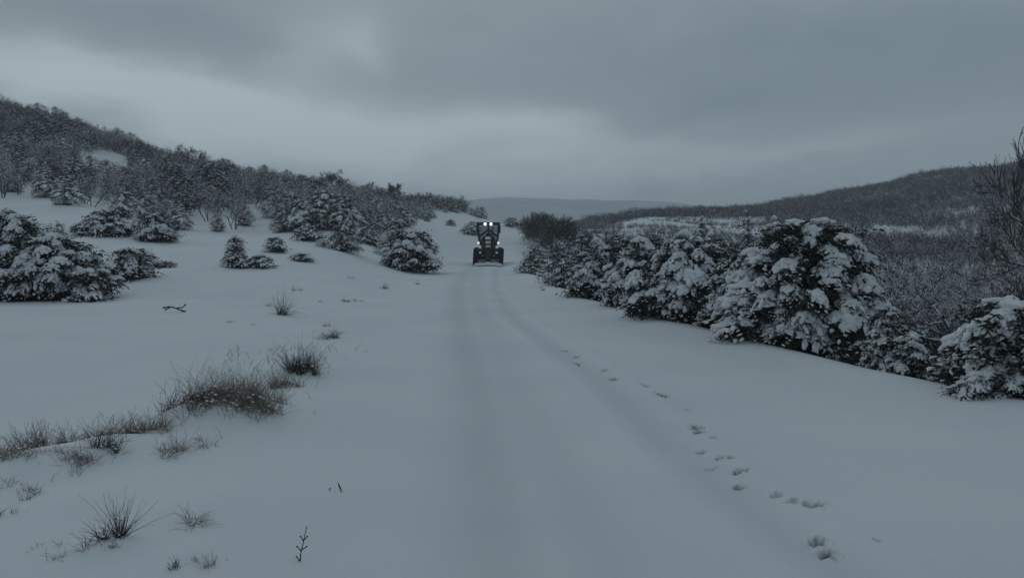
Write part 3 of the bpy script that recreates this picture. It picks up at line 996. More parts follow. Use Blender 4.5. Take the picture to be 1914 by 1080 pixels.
# ------------------------------------------------------------------ conifers beside the road, one by one
# name, u, v(base), D or None, top v, width px, profile, snow, seed, label, category, group
ROADSIDE = [
    ('snowy_conifer', 1505, 665, 16.5, 388, 275, 'round', 1.35, 1, 'tallest conifer right of the road, heavily piled with thick snow cushions', 'tree'),
    ('snowy_conifer', 1395, 640, 18.5, 455, 160, 'round', 1.35, 2, 'snow-laden conifer tucked against the left flank of the tallest roadside conifer', 'tree'),
    ('snowy_conifer', 1285, 612, 21, 425, 210, 'round', 1.35, 3, 'broad round snow-laden conifer second in the right roadside row counted from the tallest', 'tree'),
    ('snowy_conifer', 1195, 594, 25, 432, 150, 'round', .8, 4, 'middling snowy conifer in the middle of the right roadside row', 'tree'),
    ('snowy_conifer', 1120, 570, 29, 440, 140, 'juniper', .75, 5, 'dark-gapped snowy conifer in the right row just above two small snow clods', 'tree'),
    ('snowy_conifer', 1048, 540, 36, 448, 115, 'juniper', .7, 6, 'conifer near the far end of the right row, thin snow on dark brown twigs', 'tree'),
    ('snowy_conifer', 1000, 508, 48, 450, 80, 'juniper', .7, 7, 'lowest and farthest dark snowy conifer of the right row, nearest the grader', 'tree'),
    ('snowy_shrub', 1655, 690, 13.8, 560, 110, 'juniper', 1.0, 8, 'drooping snow-covered shrub at the right foot of the tallest conifer', 'shrub'),
    ('snowy_shrub', 1700, 700, 13.2, 610, 90, 'low', 1.0, 9, 'low snow-capped shrub at the road edge beside the gap showing bare valley trees', 'shrub'),
    ('snowy_conifer', 1880, 745, 11.3, 535, 230, 'round', 1.35, 10, 'big snow-laden conifer cut off by the right edge of the picture', 'tree'),
    ('snowy_shrub', 1840, 748, 10.8, 690, 130, 'low', 1.0, 11, 'mound-like snow-buried shrub below the conifer at the right picture edge', 'shrub'),
    ('snowy_conifer', 1315, 500, 34, 388, 100, 'cone', .6, 12, 'pointed conifer whose top rises behind the broad round roadside one, pale hillside behind it', 'tree'),
    ('snowy_conifer', 1392, 500, 32, 376, 105, 'cone', .55, 13, 'dark-topped conifer rising between the pointed one and the tallest snow-laden one', 'tree'),
    ('snowy_conifer', 1445, 520, 27, 400, 110, 'juniper', .9, 14, 'snowy conifer half hidden behind the upper left of the tallest one', 'tree'),
    ('snowy_conifer', 1235, 520, 36, 415, 100, 'juniper', .7, 15, 'snowy conifer behind the middle of the right roadside row', 'tree'),
    ('snowy_conifer', 1160, 500, 42, 420, 105, 'juniper', .65, 16, 'grey snow-dusted conifer second behind the middle of the right row', 'tree'),
    ('snowy_conifer', 1090, 490, 50, 425, 95, 'juniper', .6, 17, 'small snow-dusted conifer behind the far part of the right row', 'tree'),
    # left of the road
    ('snowy_conifer', 5, 560, 27, 383, 257, 'round', .8, 20, 'largest snowy conifer at the left picture edge, black shade beneath', 'tree'),
    ('snowy_conifer', 95, 568, 26, 432, 212, 'round', 1.35, 21, 'wide snow-covered conifer leaning on the one at the left picture edge', 'tree'),
    ('snowy_shrub', 168, 580, 25, 500, 89, 'low', .6, 22, 'dark low shrub at the right foot of the left-edge conifers', 'shrub'),
    ('snowy_conifer', 105, 470, 42, 408, 100, 'juniper', .7, 23, 'small snowy conifer above and behind the left-edge conifers', 'tree'),
    ('snowy_shrub', 246, 520, None, 456, 92, 'round', .45, 24, 'sprawling snow-flecked shrub low on the snow, right of the left-edge conifers', 'shrub'),
    ('snowy_shrub', 310, 500, None, 485, 50, 'low', .4, 25, 'tiny dark shrub poking from the snow right of the sprawling shrub', 'shrub'),
    ('snowy_conifer', 195, 440, None, 388, 123, 'juniper', .6, 26, 'dark-bottomed conifer on the open left slope above the sprawling shrub', 'tree'),
    ('snowy_conifer', 290, 450, None, 395, 100, 'juniper', .7, 27, 'snowy conifer on the left slope just right of the dark-bottomed one', 'tree'),
    ('snowy_conifer', 440, 500, None, 436, 69, 'cone', .5, 28, 'little pointed dark conifer standing alone on the left snowfield', 'tree'),
    ('snowy_shrub', 487, 500, None, 474, 69, 'low', .6, 29, 'flat dark shrub at the right foot of the little pointed conifer', 'shrub'),
    ('snowy_shrub', 515, 471, None, 440, 53, 'low', .6, 30, 'small snow-topped shrub above right of the little pointed conifer', 'shrub'),
    ('snowy_shrub', 563, 488, None, 470, 44, 'low', .3, 31, 'very small black shrub alone on the snow between pointed conifer and roadside pair', 'shrub'),
    ('snowy_shrub', 575, 449, None, 415, 64, 'round', .65, 32, 'snowy shrub in the middle of the left slope, grey branches spreading', 'shrub'),
    ('snowy_shrub', 640, 469, None, 425, 80, 'round', .4, 33, 'blackest shrub of the left slope, nearly free of snow', 'shrub'),
    ('snowy_shrub', 688, 455, None, 420, 56, 'round', .7, 34, 'snow-dusted shrub right of the blackest shrub', 'shrub'),
    ('snowy_conifer', 735, 478, 58, 400, 84, 'cone', .6, 35, 'taller back conifer of the pair at the left roadside before the grader', 'tree'),
    ('snowy_shrub', 768, 507, None, 424, 125, 'round', .8, 36, 'round front bush of the pair at the left roadside before the grader', 'shrub'),
    ('snowy_shrub', 882, 438, None, 412, 40, 'round', .45, 37, 'dark shrub immediately left of the grader cab', 'shrub'),
    ('snowy_shrub', 957, 424, None, 405, 38, 'low', .4, 40, 'low dark shrub on the crest immediately right of the grader roof', 'shrub'),
    ('snowy_shrub', 798, 414, None, 403, 17, 'low', .4, 38, 'tiny shrub on the snow below the far dark treeline', 'shrub'),
    ('snowy_shrub', 842, 422, None, 409, 22, 'low', .3, 39, 'tiny dark shrub between the far treeline and the grader', 'shrub'),
]


def place_row():
    for (name, u, v, D, vt, w, prof, sn, seed, label, cat) in ROADSIDE:
        if D is None:
            p = hit(u, v)
        else:
            p = at(u, v, D); p[2] = gz(p[0], p[1])
        D = p[1]
        ztop = at(u, vt, D)[2]
        H = max(ztop - p[2], 0.3)
        R = w / 2 * D / F_PX
        hi = D < 31 or seed in (24, 26, 27, 36)
        size = min(0.40 * max(1, D / 34), .5) if hi else max(.26, 0.0062 * D)
        size = min(size, R * .42, H * .4)
        g = juniper(seed, H, R, hi, sn, size, prof)
        root = as_thing(name, g, CM, (p[0], p[1], p[2] - 0.05), 0, fold=not (hi and sn >= .75))
        tag(root, label, cat)


place_row()

# ------------------------------------------------------------------ bare trees that stand out one by one


def place_bare(u, v, D, vt, seed, label, group=None, **kw):
    p = at(u, v, D); p[2] = gz(p[0], p[1])
    H = at(u, vt, D)[2] - p[2]
    mats = kw.pop('mats', BM)
    g = bare_tree(seed, H, **kw)
    t = as_thing('bare_tree', g, mats, tuple(p), fold=True)
    # fit the crown to the height read off the photo
    top = max(np.concatenate(x.V)[:, 2].max() for x in g if x.V)
    t.scale = (H / top,) * 3
    tag(t, label, 'tree', group)
    return t


place_bare(628, 372, 176, 316, 67, 'tallest leafless tree sticking out of the wood crest, fan-shaped against the sky', depth=6, kids=3, snow=.0, minr=.02, upness=.12, spread=.65, r0=.12)
place_bare(703, 382, 180, 338, 68, 'left one of two thin leafless trees standing close on the wood crest', depth=6, kids=3, snow=.0, minr=.02, upness=.12, spread=.65, r0=.10)
place_bare(731, 388, 182, 340, 69, 'right one of two leafless trees standing close on the wood crest, darker', depth=6, kids=3, snow=.0, minr=.02, upness=.12, spread=.65, r0=.12, multi=2)
place_bare(350, 318, 165, 268, 70, 'leafless tree rising above the wood crest over the lone pointed conifer', depth=6, kids=3, snow=.0, minr=.02, upness=.12, spread=.65, r0=.10)
EDGE_TREE = place_bare(2010, 720, 14.5, 195, 61, 'tall leafless tree at the right picture edge, thin snow-lined branches reaching in', depth=6, kids=4, snow=.22, spread=.55, r0=.13, minr=.0065, twig_snow=.012, lean=(-.12, 0), sides=7, upness=.5)
EDGE_TREE.scale = (EDGE_TREE.scale[0] * .62, EDGE_TREE.scale[1] * .62, EDGE_TREE.scale[2])
place_bare(1865, 560, 24, 400, 62, 'bare tree left of the right-edge tree, snow on its many slanting branches', depth=6, kids=3, snow=.4, twig_snow=.022, multi=3)
place_bare(1745, 660, 26, 470, 63, 'dark-trunked bare tree in the gap between the two snow-laden conifer groups on the right', depth=6, kids=3, snow=.4, twig_snow=.022)
place_bare(1660, 560, 32, 450, 64, 'bare tree just right of the tallest conifer, twigs dusted white', depth=6, kids=3, snow=.4, twig_snow=.026, multi=2)
place_bare(1015, 446, 100, 392, 65, 'round greenish-grey leafless bush at the road crest right of the grader', depth=5, kids=4, snow=.10, multi=6, spread=.75, mats=('bark', 'pale_twigs', 'snow'), twig_snow=.04, r0=.06, minr=.011)
place_bare(1045, 446, 92, 398, 66, 'leafless bush touching the right side of the round crest bush', depth=5, kids=4, snow=.10, multi=6, spread=.75, mats=('bark', 'pale_twigs', 'snow'), twig_snow=.04, r0=.06, minr=.016)

# ------------------------------------------------------------------ the woods: a few kinds, copied tree by tree
rng = random.Random(5)
PROTO = {}


def protos():
    PROTO['snowy_conifer'] = [as_thing('snowy_conifer', juniper(100 + i, 3.4, 1.5 + .25 * (i % 3), False, (.9, .55, .55, .8)[i], .42, ('juniper', 'round')[i % 2]), CM, (0, 0, -500), fold=True) for i in range(4)]
    PROTO['pine_tree'] = [as_thing('pine_tree', juniper(120 + i, 6.0, 2.0 + .25 * (i % 3), False, .2, .62, 'pine', 1.3), PM, (0, 0, -500), fold=True) for i in range(4)]
    PROTO['fir_tree'] = [as_thing('fir_tree', juniper(130 + i, 6.0, 1.1, False, .1, .5, 'cone', 1.2), PM, (0, 0, -500), fold=True) for i in range(2)]
    PROTO['bare_tree'] = [as_thing('bare_tree', bare_tree(140 + i, 5.0, depth=5, kids=3, snow=.16, multi=2 + i % 2, twig_snow=.05, r0=.06, spread=.6), BM, (0, 0, -500), fold=True) for i in range(5)]



protos()
USED = set()


def place_copy(kind, p, H, label, group, cat='tree', wide=1.0):
    i = rng.randrange(len(PROTO[kind]))
    pr = PROTO[kind][i]
    base = {'snowy_conifer': 3.4, 'pine_tree': 6.0, 'fir_tree': 6.0, 'bare_tree': 5.4}[kind]
    s = H / base
    sc = (s * wide * rng.uniform(.9, 1.15), s * wide * rng.uniform(.9, 1.15), s)
    rz = rng.uniform(0, 6.28)
    if (kind, i) not in USED:
        USED.add((kind, i)); o = pr
        o.location = p; o.rotation_euler = (0, 0, rz); o.scale = sc
    else:
        o = dup(pr, p, rz, sc)
    tag(o, label, cat, group)
    return o


def woods_left():
    line_u = [-400, 0, 60, 130, 200, 260, 330, 400, 470, 540, 600, 660, 720, 790, 850, 900]
    line_v = [350, 372, 368, 388, 398, 420, 430, 444, 432, 432, 428, 436, 430, 412, 404, 408]
    pts = []
    tries = 0
    while len(pts) < 400 and tries < 16000:
        tries += 1
        u = rng.uniform(-60, 905)
        D = rng.uniform(70, 215)
        x = (u - 957) / F_PX * D
        pts_ok = all((x - a) ** 2 + (D - b) ** 2 > (1.9 + .010 * D) ** 2 for a, b, *_ in pts)
        if not pts_ok: continue
        z = gz(x, D)
        pu, pv = project((x, D, z))
        if pv > np.interp(pu, line_u, line_v): continue
        if ((pu - 200) / 44) ** 2 + ((pv - 312) / 26) ** 2 < 1: continue
        pts.append((x, D, z, pu, pv))
    tries = 0
    extra = 0
    while extra < 46 and tries < 4000:
        tries += 1
        u = rng.uniform(530, 775); D = rng.uniform(66, 125)
        x = (u - 957) / F_PX * D
        if not all((x - a) ** 2 + (D - b) ** 2 > 1.7 ** 2 for a, b, *_ in pts): continue
        z = gz(x, D)
        pu, pv = project((x, D, z))
        if not (np.interp(pu, line_u, line_v) - 24 < pv < np.interp(pu, line_u, line_v) + 4): continue
        pts.append((x, D, z, pu, pv)); extra += 1
    for (x, D, z, pu, pv) in pts:
        edge = pv > np.interp(pu, line_u, line_v) - 26
        crest = D > 140
        q = rng.random()
        if edge: kind = 'snowy_conifer' if q < .72 else 'bare_tree'
        elif crest: kind = 'bare_tree' if q < .62 else ('pine_tree' if pu < 780 else 'fir_tree')
        else: kind = 'snowy_conifer' if q < .26 else ('pine_tree' if q < .50 else 'bare_tree')
        H = {'snowy_conifer': rng.uniform(1.7, 3.9), 'pine_tree': rng.uniform(3.2, 5.6), 'fir_tree': rng.uniform(3, 5.6), 'bare_tree': rng.uniform(3.4, 5.6)}[kind]
        if pu > 700: H *= .8
        zone = 'lower edge' if edge else ('crest' if crest else 'middle')
        look = {'snowy_conifer': 'bushy snow-flecked conifer', 'pine_tree': 'dark round-headed pine', 'fir_tree': 'narrow dark fir', 'bare_tree': 'grey leafless tree'}[kind]
        part = next(n for lim, n in PARTS_L if pu < lim)
        WOOD.append((kind, (x, D, z - .1), H, look, zone, part, pu))


WOOD = []



PARTS_L = [(70, 'at the picture edge'), (150, 'above the left-edge conifers'), (235, 'above the sprawling shrub'), (310, 'above the tiny dark shrub'), (385, 'left of the lone pointed conifer'), (455, 'above the lone pointed conifer'),
           (530, 'right of the lone pointed conifer'), (600, 'left of the blackest shrub'), (675, 'above the blackest shrub'), (740, 'above the roadside pair'), (800, 'right of the roadside pair'), (2000, 'towards the grader')]
ORD = ['first', 'second', 'third', 'fourth', 'fifth', 'sixth', 'seventh', 'eighth', 'ninth', 'tenth', 'eleventh', 'twelfth', 'thirteenth', 'fourteenth', 'fifteenth', 'sixteenth', 'seventeenth', 'eighteenth', 'nineteenth', 'twentieth', 'twenty-first', 'twenty-second', 'twenty-third', 'twenty-fourth', 'twenty-fifth', 'twenty-sixth', 'twenty-seventh', 'twenty-eighth', 'twenty-ninth', 'thirtieth']


def label_wood():
    WOOD.sort(key=lambda w: w[6])
    cnt = {}
    for w in WOOD:
        kind, p, H, look, zone, part, pu = w
        k = (kind, zone, part)
        n = cnt.get(k, 0); cnt[k] = n + 1
        where = {'lower edge': 'lower wood edge', 'crest': 'wood crest', 'middle': 'mid wood'}[zone]
        place_copy(kind, p, H, '%s %s from left, %s %s' % (ORD[min(n, 29)], look, where, part), '%ss of the wood on the left hill' % look)


woods_left()
label_wood()


def woods_right():
    k = 0
    # snow-dusted trees in the valley and on the slope beyond the roadside row
    spots = []
    tries = 0
    while len(spots) < 190 and tries < 15000:
        tries += 1
        u = rng.uniform(1050, 1950) if rng.random() < .6 else rng.uniform(1050, 1420); D = 24 + 100 * rng.random() ** 1.3
        x = (u - 957) / F_PX * D
        if any((x - a) ** 2 + (D - b) ** 2 < (1.6 + .02 * D) ** 2 for a, b in spots): continue
        if u < 1580 and D < 50: continue
        z = gz(x, D)
        spots.append((x, D))
    spots.sort(key=lambda s: s[0] / s[1])
    for i, (x, D) in enumerate(spots):
        z = gz(x, D)
        u, v = project((x, D, z))
        kind = 'bare_tree' if (u > 1500 and rng.random() < .85) or rng.random() < .25 else 'snowy_conifer'
        H = rng.uniform(2.8, 4.8) if kind == 'bare_tree' else rng.uniform(1.8, 3.2)
        if u < 1440:
            H = min(H, (v - 432) * D / F_PX)
            if H < .7: continue
        look = 'leafless snow-dusted tree' if kind == 'bare_tree' else 'small snowy conifer'
        band = 'nearer' if D < 62 else ('middle' if D < 95 else 'farther')
        sec = 'behind the roadside row' if u < 1330 else ('behind the tallest conifer' if u < 1620 else ('in the valley gap' if u < 1780 else 'behind the right-edge conifer'))
        c = CNT.get((kind, band, sec), 0); CNT[(kind, band, sec)] = c + 1
        ords = ORD
        place_copy(kind, (x, D, z - .1), H, '%s %s from left, %s belt %s' % (ords[min(c, 29)], look, band, sec), '%s in the right-hand valley' % look.replace('tree', 'trees').replace('conifer', 'conifers'))


CNT = {}
woods_right()


def far_wood():
    """the wood of the facing hillside: a mass no one could count"""
    r = np.random.RandomState(8)
    g, w = Geo(), Geo()
    base = []
    for i in range(5):
        V, T = [], []
        wd, wo, ws = [], [], []

        def blade(p, d, L, w):
            side = np.cross(d, r.normal(size=3)); side /= np.linalg.norm(side)
            k = len(V)
            q = p + d * L
            V.extend([p - side * w, p + side * w, q + side * w * .35, q - side * w * .35])
            T.extend([(k, k + 1, k + 2), (k, k + 2, k + 3)])
            return q
        for st in range(4):
            d0 = np.array((r.normal() * .35, r.normal() * .35, 1.0)); d0 /= np.linalg.norm(d0)
            p0 = np.array((r.normal() * .25, r.normal() * .25, -.1))
            L0 = r.uniform(2.6, 4.2)
            blade(p0, d0, L0, .055)
            for b_ in range(9):
                sp = r.uniform(.25, 1)
                p1 = p0 + d0 * L0 * sp
                d1 = d0 * .7 + r.normal(size=3) * .55; d1 /= np.linalg.norm(d1)
                L1 = r.uniform(.8, 1.7) * (1.25 - .5 * sp)
                q1 = blade(p1, d1, L1, .035)
                if r.uniform() < .32:
                    wd.append(d1); wo.append(p1 + d1 * L1 * .5 + (0, 0, .05)); ws.append((L1 * .42, .085, .075))
                for c_ in range(3):
                    p2 = p1 + d1 * L1 * r.uniform(.3, 1)
                    d2 = d1 * .7 + r.normal(size=3) * .6 + (0, 0, .15); d2 /= np.linalg.norm(d2)
                    blade(p2, d2, r.uniform(.4, .8), .024)
        OV = np.array([(1, 0, 0), (0, 1, 0), (-1, 0, 0), (0, -1, 0), (0, 0, 1), (0, 0, -.3)], float)
        OT = np.array([(0, 1, 4), (1, 2, 4), (2, 3, 4), (3, 0, 4), (1, 0, 5), (2, 1, 5), (3, 2, 5), (0, 3, 5)])
        gg = Geo()
        gg.inst(OV, OT, frames(np.array(wd), np.tile((0., 0., 1.), (len(wd), 1)), np.array(ws)), np.array(wo))
        TV, T = np.array(V), np.array(T)
        SV, ST = np.concatenate(gg.V), np.concatenate(gg.T)
        base.append((TV, T, SV, ST))
    def scatter(n, u0, u1, d0, d1, keepf, thin, scale, gl, wl):
        u = r.uniform(u0, u1, n); D = np.sqrt(r.uniform(d0 ** 2, d1 ** 2, n))
        x = (u - 957) / F_PX * D
        z = ground(x, D, False)
        pv = HOR - (z - CAM_Z) / D * F_PX
        k = keepf(u, D, x, pv) & (r.uniform(size=n) < thin(D))
        x, D, z = x[k], D[k], z[k]
        rz = r.uniform(0, 6.28, len(x)); s = r.uniform(.6, 1.2, len(x)) * scale(D)
        pick = r.randint(0, 5, len(x))
        for i in range(5):
            k = pick == i
            c, sn, sc = np.cos(rz[k]), np.sin(rz[k]), s[k]
            M = np.zeros((k.sum(), 3, 3))
            M[:, 0, 0] = c * sc; M[:, 0, 1] = sn * sc; M[:, 1, 0] = -sn * sc; M[:, 1, 1] = c * sc; M[:, 2, 2] = sc
            O = np.stack((x[k], D[k], z[k] - .1), 1)
            TV, T, SV, ST = base[i]
            gl.inst(TV, T, M, O)
            if SV is not None:
                q = r.uniform(size=len(O)) < np.where(O[:, 1] > 250, .45, .8)
                wl.inst(SV, ST, M[q], O[q])
        print('stuff', len(x))
    S1 = sines(77, 14, 7, 50, .6)
    S2 = sines(78, 8, 20, 62, .3)
    strip = lambda pv: np.exp(-((pv - 440) / 22) ** 2)
    scatter(28000, 1040, 2250, 75, 410, lambda u, D, x, pv: ~((u < 1440) & (D < 262) & ((D > 100) | (pv < 462))) & ((D > 112) | (u < 1560)) & (eval_sines(S2, x, D) < 1.15 - 1.0 * strip(pv)) & (eval_sines(S1, x, D * 1.2) < 1.2 - .4 * strip(pv)), lambda D: .52 + 0 * D, lambda D: np.where(D > 250, .85, .7), g, w)
    scatter(4200, 1080, 1460, 100, 262, lambda u, D, x, pv: eval_sines(S1, x, D) > .15, lambda D: .6 + 0 * D, lambda D: .30 + 0 * D, g, w)
    a = empty('hillside_wood')
    tag(a, 'greyish brown leafless wood covering the hill on the right beyond the valley', 'wood', kind='stuff')
    link('branches', g.mesh('branches', ['wood_brush'], False), a)
    link('snow_cover', w.mesh('snow_cover', ['snow'], True), a)
    g2, w2 = Geo(), Geo()
    scatter(2600, 1560, 2250, 19, 118, lambda u, D, x, pv: (x > np.interp(D, EDGE_Y, EDGE_X) + 2.5), lambda D: np.clip(D / 60, .3, 1), lambda D: .38 + 0 * D, g2, w2)
    a = empty('valley_thicket')
    tag(a, 'tangled leafless brush filling the valley floor on the right', 'brush', kind='stuff')
    link('branches', g2.mesh('branches', ['twigs'], False), a)
    link('snow_cover', w2.mesh('snow_cover', ['snow'], True), a)
    g3, w3 = Geo(), Geo()
    lu = [-400, 0, 60, 130, 200, 260, 330, 400, 470, 540, 600, 660, 720, 790, 850, 900]
    lv = [345, 352, 345, 362, 362, 385, 388, 404, 392, 380, 378, 385, 386, 390, 398, 402]
    scatter(9000, -500, 905, 72, 235, lambda u, D, x, pv: (pv < np.interp(u, lu, lv)) & ((((u - 200) / 48) ** 2 + ((pv - 312) / 28) ** 2) > 1) & (eval_sines(S1, x, D) < 1.3), lambda D: .8 + 0 * D, lambda D: np.where(D > 140, .78, .5), g3, w3)
    a = empty('hill_brush')
    tag(a, 'dark leafless undergrowth between the trees of the left hill', 'brush', kind='stuff')
    link('branches', g3.mesh('branches', ['wood_brush'], False), a)
    link('snow_cover', w3.mesh('snow_cover', ['snow'], True), a)


far_wood()

# ------------------------------------------------------------------ grass and weeds on the left verge


def grass_tuft(seed, n, h, r0, lean=0.6, wid=0.005, snow=10, curl=1.0, heads=0.0, at0=None):
    r = np.random.RandomState(seed)
    g, w = Geo(), Geo()
    tend = np.array((r.normal() * .15, r.normal() * .1, 0))
    nc = max(2, int(n / 38))
    ca = r.uniform(0, 6.28, nc); cq = r0 * np.sqrt(r.uniform(0, 1, nc))
    cx, cy, chh = cq * np.cos(ca), cq * np.sin(ca) * .75, r.uniform(.45, 1.1, nc)
    ci = r.randint(0, nc, n)
    bx = cx[ci] + r.normal(size=n) * r0 * .13; by = cy[ci] + r.normal(size=n) * r0 * .13
    bz = ground(at0[0] + bx, at0[1] + by) - at0[2]
    for i in range(n):
        a = math.atan2(by[i] - cy[ci[i]], bx[i] - cx[ci[i]]); q = 0
        p = np.array((bx[i], by[i], bz[i] - .03))
        d = np.array((math.cos(a), math.sin(a), 0)) * lean * r.uniform(-.2, .8) + r.normal(size=3) * .34 + tend + np.array((0, 0, 1.0))
        d /= np.linalg.norm(d)
        L = h * r.uniform(.25, 1.0) ** 1.2 * chh[ci[i]]
        ba = r.uniform(0, 6.28)
        k = 6
        pts = [p]; dd = d
        for j in range(k - 1):
            dd = dd + np.array((math.cos(ba), math.sin(ba), -.6)) * .16 * curl * r.uniform(.1, 1.5) + r.normal(size=3) * .11
            dd /= np.linalg.norm(dd)
            pts.append(pts[-1] + dd * L / (k - 1))
        pts = np.array(pts)
        g.tube(pts, np.linspace(wid, wid * .3, k) * r.uniform(.7, 1.4), 3)
        if r.uniform() < heads:
            V, T = LUMP0[i % 4]
            g.inst(V * np.array((.014, .014, .03)), T, np.eye(3)[None], pts[-1][None])
        if r.uniform() < .2 and snow:
            V, T = LUMP0[i % 4]
            m = r.randint(1, k); sc = r.uniform(.004, .010) * (1 + h)
            w.inst(V * np.array((sc * 1.5, sc * 1.1, sc * .9)), T, np.eye(3)[None], pts[m][None])
    return g, w


TUFTS = [
    # u, v, n, h, r0, lean, seed, label, dark?
    (405, 790, 700, .74, .55, .5, 1, 'largest dry grass clump on the left verge, half buried under snow', 0),
    (478, 790, 560, .62, .46, .45, 2, 'dense pale grass clump directly right of the largest clump', 0),
    (352, 792, 330, .52, .36, .6, 3, 'dark-stemmed grass clump on the left side of the largest clump', 1),
    (520, 725, 220, .40, .24, .4, 4, 'thin grass linking the largest clump with the upright roadside tuft', 0),
    (565, 702, 420, .72, .28, .2, 5, 'upright spiky grass tuft at the road edge, stiff dark stalks', 1),
    (600, 632, 130, .42, .40, .8, 6, 'low dark weed strip above the upright spiky tuft', 1),
    (525, 590, 90, 1.15, .14, .5, 7, 'tall feathery weed alone on the left snowfield', 1),
    (198, 862, 150, .46, .14, .5, 8, 'black-stemmed weed leaning out of the snow in the near left clumps', 1),
    (230, 825, 240, .40, .28, .6, 9, 'brownish grass clump right of the black-stemmed weed', 0),
    (318, 850, 170, .34, .20, .9, 10, 'flattened pale grass loops between the near left clumps and the largest one', 0),
    (90, 845, 170, .38, .17, .4, 11, 'grey grass tuft at the upper row of the near left clumps', 0),
    (50, 850, 50, .38, .06, .3, 12, 'slim grass wisp left of the grey upper tuft', 1),
    (8, 870, 150, .36, .18, .5, 13, 'brown tuft cut by the left picture edge', 0),
    (80, 880, 60, .20, .16, .6, 14, 'short grass below the grey upper tuft', 0),
    (25, 925, 110, .20, .26, 1.1, 15, 'matted grass lying flat at the left picture edge', 1),
    (12, 965, 60, .18, .12, .7, 16, 'small dark weed under the matted grass at the left edge', 1),
    (180, 1025, 80, .30, .07, .7, 17, 'left half of the black forked tuft in the near left corner', 1),
    (215, 1015, 80, .40, .06, .3, 18, 'right upright half of the black forked tuft in the near left corner', 1),
    (210, 1035, 60, .08, .05, .9, 19, 'black stubby root clod at the foot of the forked tuft', 1),
    (355, 975, 70, .30, .2, 1.0, 20, 'faint snow-veiled grass arcs in the middle of the left foreground', 0),
    (325, 1060, 60, .15, .07, .4, 21, 'short dark weed at the bottom beside a pale grass row', 1),
    (380, 1050, 70, .15, .14, .4, 22, 'pale grass row right of the short dark weed at the bottom', 0),
    (60, 1030, 30, .12, .12, .4, 23, 'sparse stubble in the lower left corner', 0),
    (110, 1022, 30, .12, .12, .4, 24, 'sparse stubble left of the forked tuft', 0),
    (285, 812, 260, .36, .26, .5, 41, 'reddish-brown grass clump between the black-stemmed weed and the largest clump', 0),
    (150, 842, 200, .34, .24, .5, 42, 'straw-coloured tuft just left of the black-stemmed weed', 0),
    (125, 885, 160, .28, .26, .7, 43, 'half-buried straw clump under the left part of the near clump row', 0),
    (175, 880, 90, .30, .2, 1.0, 44, 'long pale stems bent flat left of the foot of the black-stemmed weed', 0),
    (30, 895, 160, .26, .26, .8, 45, 'low brown grass between the cut-off edge tuft and the matted grass', 0),
    (60, 930, 110, .2, .12, .9, 46, 'bent grass right of the matted grass lying at the left edge', 0),
    (430, 745, 300, .48, .34, .6, 47, 'grey dusted grass crown at the upper back of the largest clump', 0),
    (380, 830, 120, .26, .22, .9, 48, 'loose stems drooping from the lower front of the largest clump', 0),
    (510, 760, 220, .42, .26, .6, 49, 'outermost right grass bunch of the largest clump, thinning towards the road', 0),
    (545, 722, 160, .36, .2, .5, 50, 'pale grass at the front foot of the upright spiky tuft', 0),
    (620, 612, 60, .24, .2, .6, 51, 'faint stems beyond the low dark weed strip', 0),
    (150, 1035, 60, .18, .16, .5, 52, 'wispy stubble touching the left side of the forked tuft', 0),
    (718, 540, 60, .45, .22, .5, 25, 'greyish weed tuft at the left roadside before the round bush', 0),
    (780, 531, 60, .28, .38, .6, 26, 'low grey weed patch at the left roadside nearest the round bush', 0),
    (645, 563, 70, .22, .16, .7, 27, 'small black clod of weed, left of two on the verge', 1),
    (668, 564, 60, .18, .18, .7, 28, 'small greyish clod of weed, right of two on the verge', 0),
    (652, 520, 40, .22, .26, .8, 29, 'short weed strip on the snow below the black slope shrub', 0),
    (557, 543, 40, .3, .2, .6, 30, 'faint weed tuft above right of the tall feathery weed', 0),
    (497, 572, 30, .3, .15, .6, 31, 'faint weed tuft left of the tall feathery weed', 0),
    (432, 604, 40, .16, .10, .7, 33, 'dark dot of weed added for the shade line on the snow ledge', 1),  # this and the next: dark weeds added for the shading of the snow step
    (465, 607, 40, .12, .16, .8, 34, 'flat dark weed added for the ledge shade, right of the dot', 1),
    (1016, 543, 50, .25, .20, .8, 35, 'pair-forming dark clod at the right road edge below the conifer row', 1),
    (1008, 539, 30, .2, .12, .8, 36, 'smaller clod beside the dark one at the right road edge', 1),
    (1737, 710, 30, .12, .07, .6, 37, 'tiny weed poking through the right road shoulder', 1),
    (428, 850, 14, .1, .04, .6, 38, 'tiny grass speck below the largest clump', 0),
    (595, 565, 30, .2, .15, .7, 39, 'faint weed patch between feathery weed and black clod', 0),
]


def place_tufts():
    for (u, v, n, h, r0, lean, seed, label, dark) in TUFTS:
        p = hit(u, v)
        far = p[1] / 9.0
        g, w = grass_tuft(seed, n, h, r0, lean, 0.0022 * max(1, far ** .8), int(4 + n * .035) if seed not in (17, 18, 19, 27) else 1, curl=1.3 if lean > .45 else .6, at0=p)
        V = np.concatenate(g.V + w.V)
        Q = np.concatenate(g.Q); T = np.concatenate(w.T) + g.n
        me = make_mesh('tuft', V, [Q, T], ['dark_stems' if dark else 'dry_grass', 'snow'], [0] * len(Q) + [1] * len(T), smooth=False)
        o = link('weed' if 'weed' in label else 'grass_tuft', me, None, (p[0], p[1], p[2]))
        tag(o, label, 'weed' if 'weed' in label else 'grass')


place_tufts()


